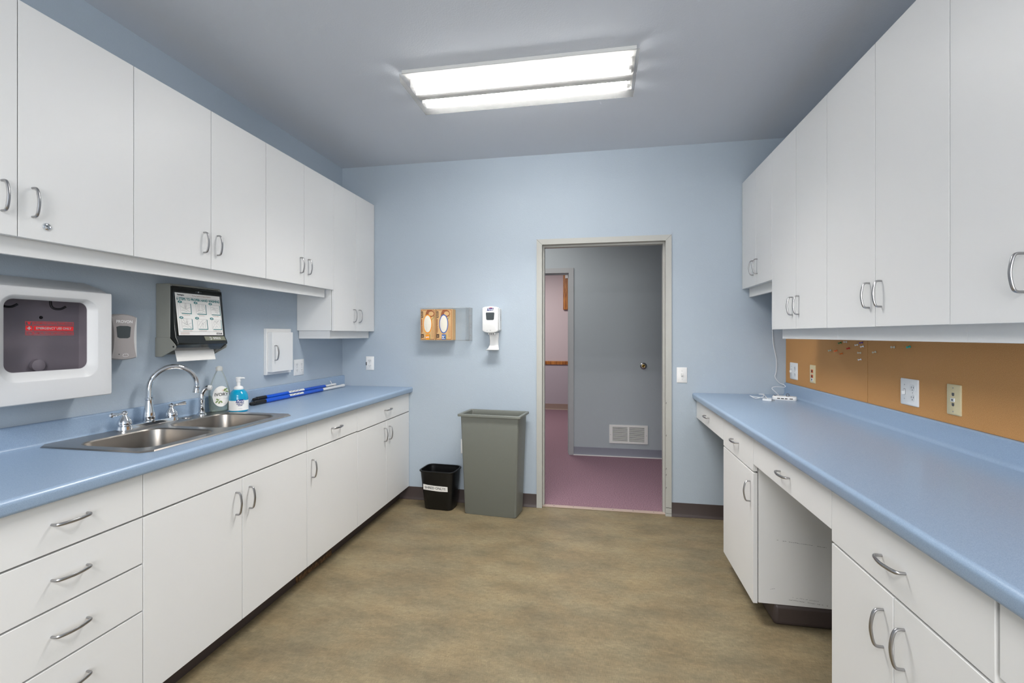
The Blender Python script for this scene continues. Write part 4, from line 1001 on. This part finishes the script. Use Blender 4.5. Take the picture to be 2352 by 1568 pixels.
def glovebox(a0, a1, colm, letter, label):
    r = root('glove_box', ((a0+a1)/2, YB-.05, 1.298), label, 'glove box', 'glove boxes in the clear holder')
    bx = obj('carton', fbox(nb(), fr, a0, a1, 1.298, 1.541, .004, .090), 'kraft', r, bevel=.001)
    cx = a0+(a1-a0)*.49; W_ = a1-a0; cz = 1.425; c = .0903; g = Fr(fr.p(a0, 1.298, c), X)
    def P(m, poly, nm, cc=.0004):
        b = nb(); b.faces.new([b.verts.new(g.p(a, d_, cc)) for a, d_ in poly]); ink(nm, b, m, bx)
    H_ = .243
    b = nb(); outline(b, g, [(.006, .006), (W_-.008, .006), (W_-.008, H_-.006), (.006, H_-.006)], .004, .0003); ink('border', b, 'brownink', bx)
    P('darkbrown', [(.004, .176), (.020, .176), (.020, .226), (.004, .226)], 'brand_block', .0006)
    P('darkbrown', [(.003, .018), (.026, .018), (.026, .047), (.003, .047)], 'icon_block', .0006)
    b = nb(); text(b, 'Medline', Fr(g.p(.012, .201, .0009), Z, -X), .014, 0, 0, 0, bold=.0002, sx=.9)
    for k in range(5): ribbon(b, g, [(.014, .026), (.014+.006*math.cos(k*PI/4), .026+.012*math.sin(k*PI/4)+.002)], .0014, .0009)
    ink('brand_lettering', b, 'kraft', bx)
    b = nb(); text(b, 'Restore', Fr(g.p(.011, .085, .0006), Z, -X), .016, 0, 0, 0, bold=.0003); ribbon(b, g, [(.010, .115), (.010, .165)], .004, .0006)
    for k in range(3): ribbon(b, g, [(W_-.030+k*.006, .02), (W_-.030+k*.006, .15-.02*k)], .0012, .0005)
    ink('lettering', b, 'brownink', bx)
    # grain bowl illustration
    b = nb(); b.faces.new([b.verts.new(g.p(a, d_, .0005)) for a, d_ in [(.038, .190), (.045, .222), (.056, .236), (.084, .238), (.108, .226), (.115, .205), (.108, .188), (.085, .180), (.06, .178)]]); ink('illustration', b, 'brownink', bx)
    b = nb(); b.faces.new([b.verts.new(g.p(a, d_, .0008)) for a, d_ in ell(.087, .208, .021, .017)]); ink('grain', b, 'kraft', bx)
    b = nb(); ribbon(b, g, [(p.x, p.y) for p in spline([(.090, .160, 0), (.104, .172, 0), (.112, .190, 0)], 5)], .004, .0009); ink('sprig', b, 'greenink', bx)
    o1 = ell(cx-a0-.002, .127, .037, .075, 32)
    b = nb(); b.faces.new([b.verts.new(g.p(a, d_, .0011)) for a, d_ in o1]); ink('opening_ring', b, colm, bx)
    b = nb(); ctr = b.verts.new(g.p(cx-a0-.002, .127, .006)); rd = random.Random(letter)
    prev = [b.verts.new(g.p(a, d_, .0016)) for a, d_ in ell(cx-a0-.002, .127, .031, .067, 24)]
    mid = [b.verts.new(g.p(a, d_, .004+rd.uniform(-.0015, .0015))) for a, d_ in ell(cx-a0-.002, .127, .018, .040, 24)]
    for k in range(24):
        b.faces.new((prev[k], prev[(k+1) % 24], mid[(k+1) % 24], mid[k])); b.faces.new((mid[k], mid[(k+1) % 24], ctr))
    obj('gloves', b, 'tissue', r, label='pale gloves in the oval opening')
    P(colm, [(cx-a0-.018, .004), (cx-a0+.014, .004), (cx-a0+.014, .044), (cx-a0-.018, .044)], 'size_block', .0008)
    P('greenink', [(cx-a0+.015, .004), (cx-a0+.019, .004), (cx-a0+.019, .044), (cx-a0+.015, .044)], 'size_stripe', .0008)
    b = nb(); text(b, letter, Fr(g.p(cx-a0-.002, .022, .0014), Z, -X), .034, 0, 0, 0, bold=.0004); ink('size_letter', b, 'whiteink', bx)
    return r
glovebox(-1.386, -1.264, 'orangeink', 'S', 'cardboard glove box with an orange ring and the letter S')
glovebox(-1.258, -1.125, 'royal', 'M', 'cardboard glove box with a blue ring and the letter M')

# white sanitizer dispenser with drip tray
r = root('hand_sanitizer_dispenser', (-.815, YB, 1.222), 'white hand sanitizer dispenser with a drip tray on the back wall', 'dispenser')
fr = FB(-.818, 1.36, YB)
bm = nb()
def shield(w, top, bot, n=8):
    out = [(w*math.cos(PI*k/n), top-.014+.014*math.sin(PI*k/n)) for k in range(n+1)]
    out += [(-w*math.cos(PI*k/n), bot+.020-.020*math.sin(PI*k/n)) for k in range(n+1)]
    return out
q = shield(.068, .194, .0)
rings(bm, [[fr.p(a, b, c) for a, b in q] for c in (.001, .05)]+[[fr.p(a*.99, b, .075) for a, b in q]])
bk = obj('back_shell', bm, 'whitep', r)
bm = nb(); q = shield(.063, .199, -.006)
rings(bm, [[fr.p(a*k_, .095+(b-.095)*k_, c) for a, b in q] for k_, c in ((1, .060), (1, .092), (.97, .100), (.9, .103))])
cv = obj('cover', bm, 'whitep', r, label='white front cover')
bm = nb(); prism(bm, fr, [(-.034, .146), (-.030, .151), (.030, .151), (.034, .146), (.030, .098), (.022, .093), (-.022, .093), (-.030, .098)], .1025, .1045); obj('viewing_window', bm, 'window', cv)
bm = nb(); bm.faces.new([bm.verts.new(fr.p(a, b, .1036)) for a, b in [(-.026, .164), (.024, .166), (.030, .186), (-.020, .184)]]); ink('logo_badge', bm, 'blueink', cv)
bm = nb(); text(bm, 'Purell', fr, .018, .002, .1745, .1042, bold=.0004, shear=.25); ink('logo_lettering', bm, 'whiteink', cv)
bm = nb(); ribbon(bm, fr, [(-.008, .1855), (.006, .187), (.016, .1862)], .0035, .1045); ink('logo_accent', bm, 'redink', cv)
bm = nb(); fs = Fr(fr.p(.0686, .115, .034), (0, 1, 0), Z); text(bm, 'PURELL', Fr(fs.O, Z, -Y), .017, 0, 0, .0006, bold=.0004); ink('side_lettering', bm, 'ink', bk)
bm = nb(); lathe(bm, Fr(fr.p(-.024, .012, .102), fr.R), [(.0025, 0), (.002, .0015)], 8); ribbon(bm, fr, [(-.004, .014), (.008, .014)], .001, .1045); ribbon(bm, fr, [(.002, .009), (.002, .019)], .001, .1045); obj('sensor', bm, 'ink', cv)
bm = nb()
sec = [(.040, -.004, .012), (.038, -.03, .010), (.034, -.07, .008), (.036, -.100, .010), (.042, -.125, .030), (.050, -.136, .062), (.052, -.137, .085)]
R_a = []
for w_, b_, c_ in sec: R_a.append([fr.p(.010-w_, b_, c_), fr.p(.010-w_*.9, b_+.0, c_+.006), fr.p(.010, b_, c_+.002), fr.p(.010+w_*.9, b_, c_+.006), fr.p(.010+w_, b_, c_), fr.p(.010+w_, b_-.003, c_-.004), fr.p(.010, b_-.004, c_-.005), fr.p(.010-w_, b_-.003, c_-.004)])
rings(bm, R_a); tr = obj('drip_tray', bm, 'whitep', r)
bm = nb(); fbox(bm, fr, -.022, .034, -.020, -.004, .030, .075); obj('pump_nozzle', bm, 'whitep', r, bevel=.003)
bm = nb()
for a in (-.008, .006, .020): fbox(bm, fr, a-.0025, a+.0025, -.019, -.008, .075, .0758)
obj('nozzle_slots', bm, 'dark', r)

# ================================================================== BINS
def quad_ring(c, z, inset=0, rad=.02, n=5):
    """rounded quadrilateral ring through four corner points (near left, near right, far right, far left)"""
    C = [Vector((a, b, 0)) for a, b in c]; ctr = sum(C, Vector())/4; out = []
    if inset: C = [p+(ctr-p).normalized()*inset*1.35 for p in C]
    for i in range(4):
        p = C[i]; a = (C[i-1]-p).normalized(); b = (C[(i+1) % 4]-p).normalized()
        p0, p1 = p+a*rad, p+b*rad
        for k in range(n+1):
            t = k/n; out.append((1-t)**2*p0+2*t*(1-t)*p+t*t*p1)
    return [Vector((p.x, p.y, z)) for p in out]
# tall grey
r = root('tall_waste_bin', (-.78, 3.48, 0), 'tall grey rectangular plastic waste bin against the back wall', 'bin')
gb = [(-.989, 3.412), (-.590, 3.378), (-.564, 3.553), (-.962, 3.590)]
gt = [(-1.013, 3.390), (-.566, 3.352), (-.540, 3.572), (-.985, 3.612)]
gr = [(-1.031, 3.372), (-.548, 3.333), (-.522, 3.590), (-1.002, 3.628)]
bm = nb(); rings(bm, [quad_ring(gb, .0, .006, .02), quad_ring(gb, .006, 0, .022), quad_ring(gt, .732, 0, .016), quad_ring(gt, .732, .004, .014), quad_ring(gb, .010, .004, .02)])
obj('bin_body', bm, 'bingrey', r)
bm = nb(); rings(bm, [quad_ring(gt, .730, -.001, .014), quad_ring(gr, .733, .002, .010), quad_ring(gr, .735, 0, .010), quad_ring(gr, .748, 0, .010), quad_ring(gr, .751, .003, .010), quad_ring(gt, .751, 0, .012), quad_ring(gt, .745, .004, .012), quad_ring(gt, .718, .005, .012)], cap0=False, cap1=False)
obj('rim', bm, 'bingrey', r)
# small black
r = root('waste_basket', (-1.21, 3.48, 0), 'small black waste basket with a paper label, beside the tall grey bin', 'bin')
bb_ = [(-1.325, 3.445), (-1.096, 3.430), (-1.086, 3.580), (-1.313, 3.595)]
bt = [(-1.352, 3.412), (-1.072, 3.394), (-1.060, 3.598), (-1.338, 3.616)]
bm = nb(); rings(bm, [quad_ring(bb_, 0, .006, .04), quad_ring(bb_, .006, 0, .045), quad_ring(bt, .297, 0, .055), quad_ring(bt, .297, .003, .053), quad_ring(bb_, .010, .004, .045)])
bb2 = obj('bin_body', bm, 'binblack', r)
bm = nb(); rings(bm, [quad_ring(bt, .290, -.001, .055), quad_ring(bt, .296, -.006, .055), quad_ring(bt, .302, -.006, .055), quad_ring(bt, .305, -.001, .055), quad_ring(bt, .303, .004, .055), quad_ring(bt, .290, .004, .055)], cap0=False, cap1=False)
obj('rim', bm, 'binblack', r)
def lerp(a, b, t): return a+(b-a)*t
def bsurf(t, z, c=0):
    k = z/.297; L_ = Vector((lerp(bb_[0][0], bt[0][0], k), lerp(bb_[0][1], bt[0][1], k), z)); R_p = Vector((lerp(bb_[1][0], bt[1][0], k), lerp(bb_[1][1], bt[1][1], k), z))
    return L_+(R_p-L_)*t
A0, A1 = bsurf(.10, .178), bsurf(.86, .172); U_ = (bsurf(.5, .2)-bsurf(.5, .15)).normalized(); lf = Fr((A0+A1)/2, A1-A0, U_)
W_ = (A1-A0).length
bm = nb(); prism(bm, lf, [(-W_/2, -.020), (-W_/6, -.023), (W_/6, -.024), (W_/2, -.020), (W_/2, .019), (0, .017), (-W_/3, .019), (-W_/2, .023)], .0012, .0022)
lb_ = obj('label', bm, 'paper', bb2, label='white paper strip reading SHRED ONLY!!')
bm = nb(); text(bm, 'SHRED ONLY!!', lf, .0265, -.002, -.002, .0026, bold=.0003, sx=.98); ink('lettering', bm, 'inkblack', lb_)
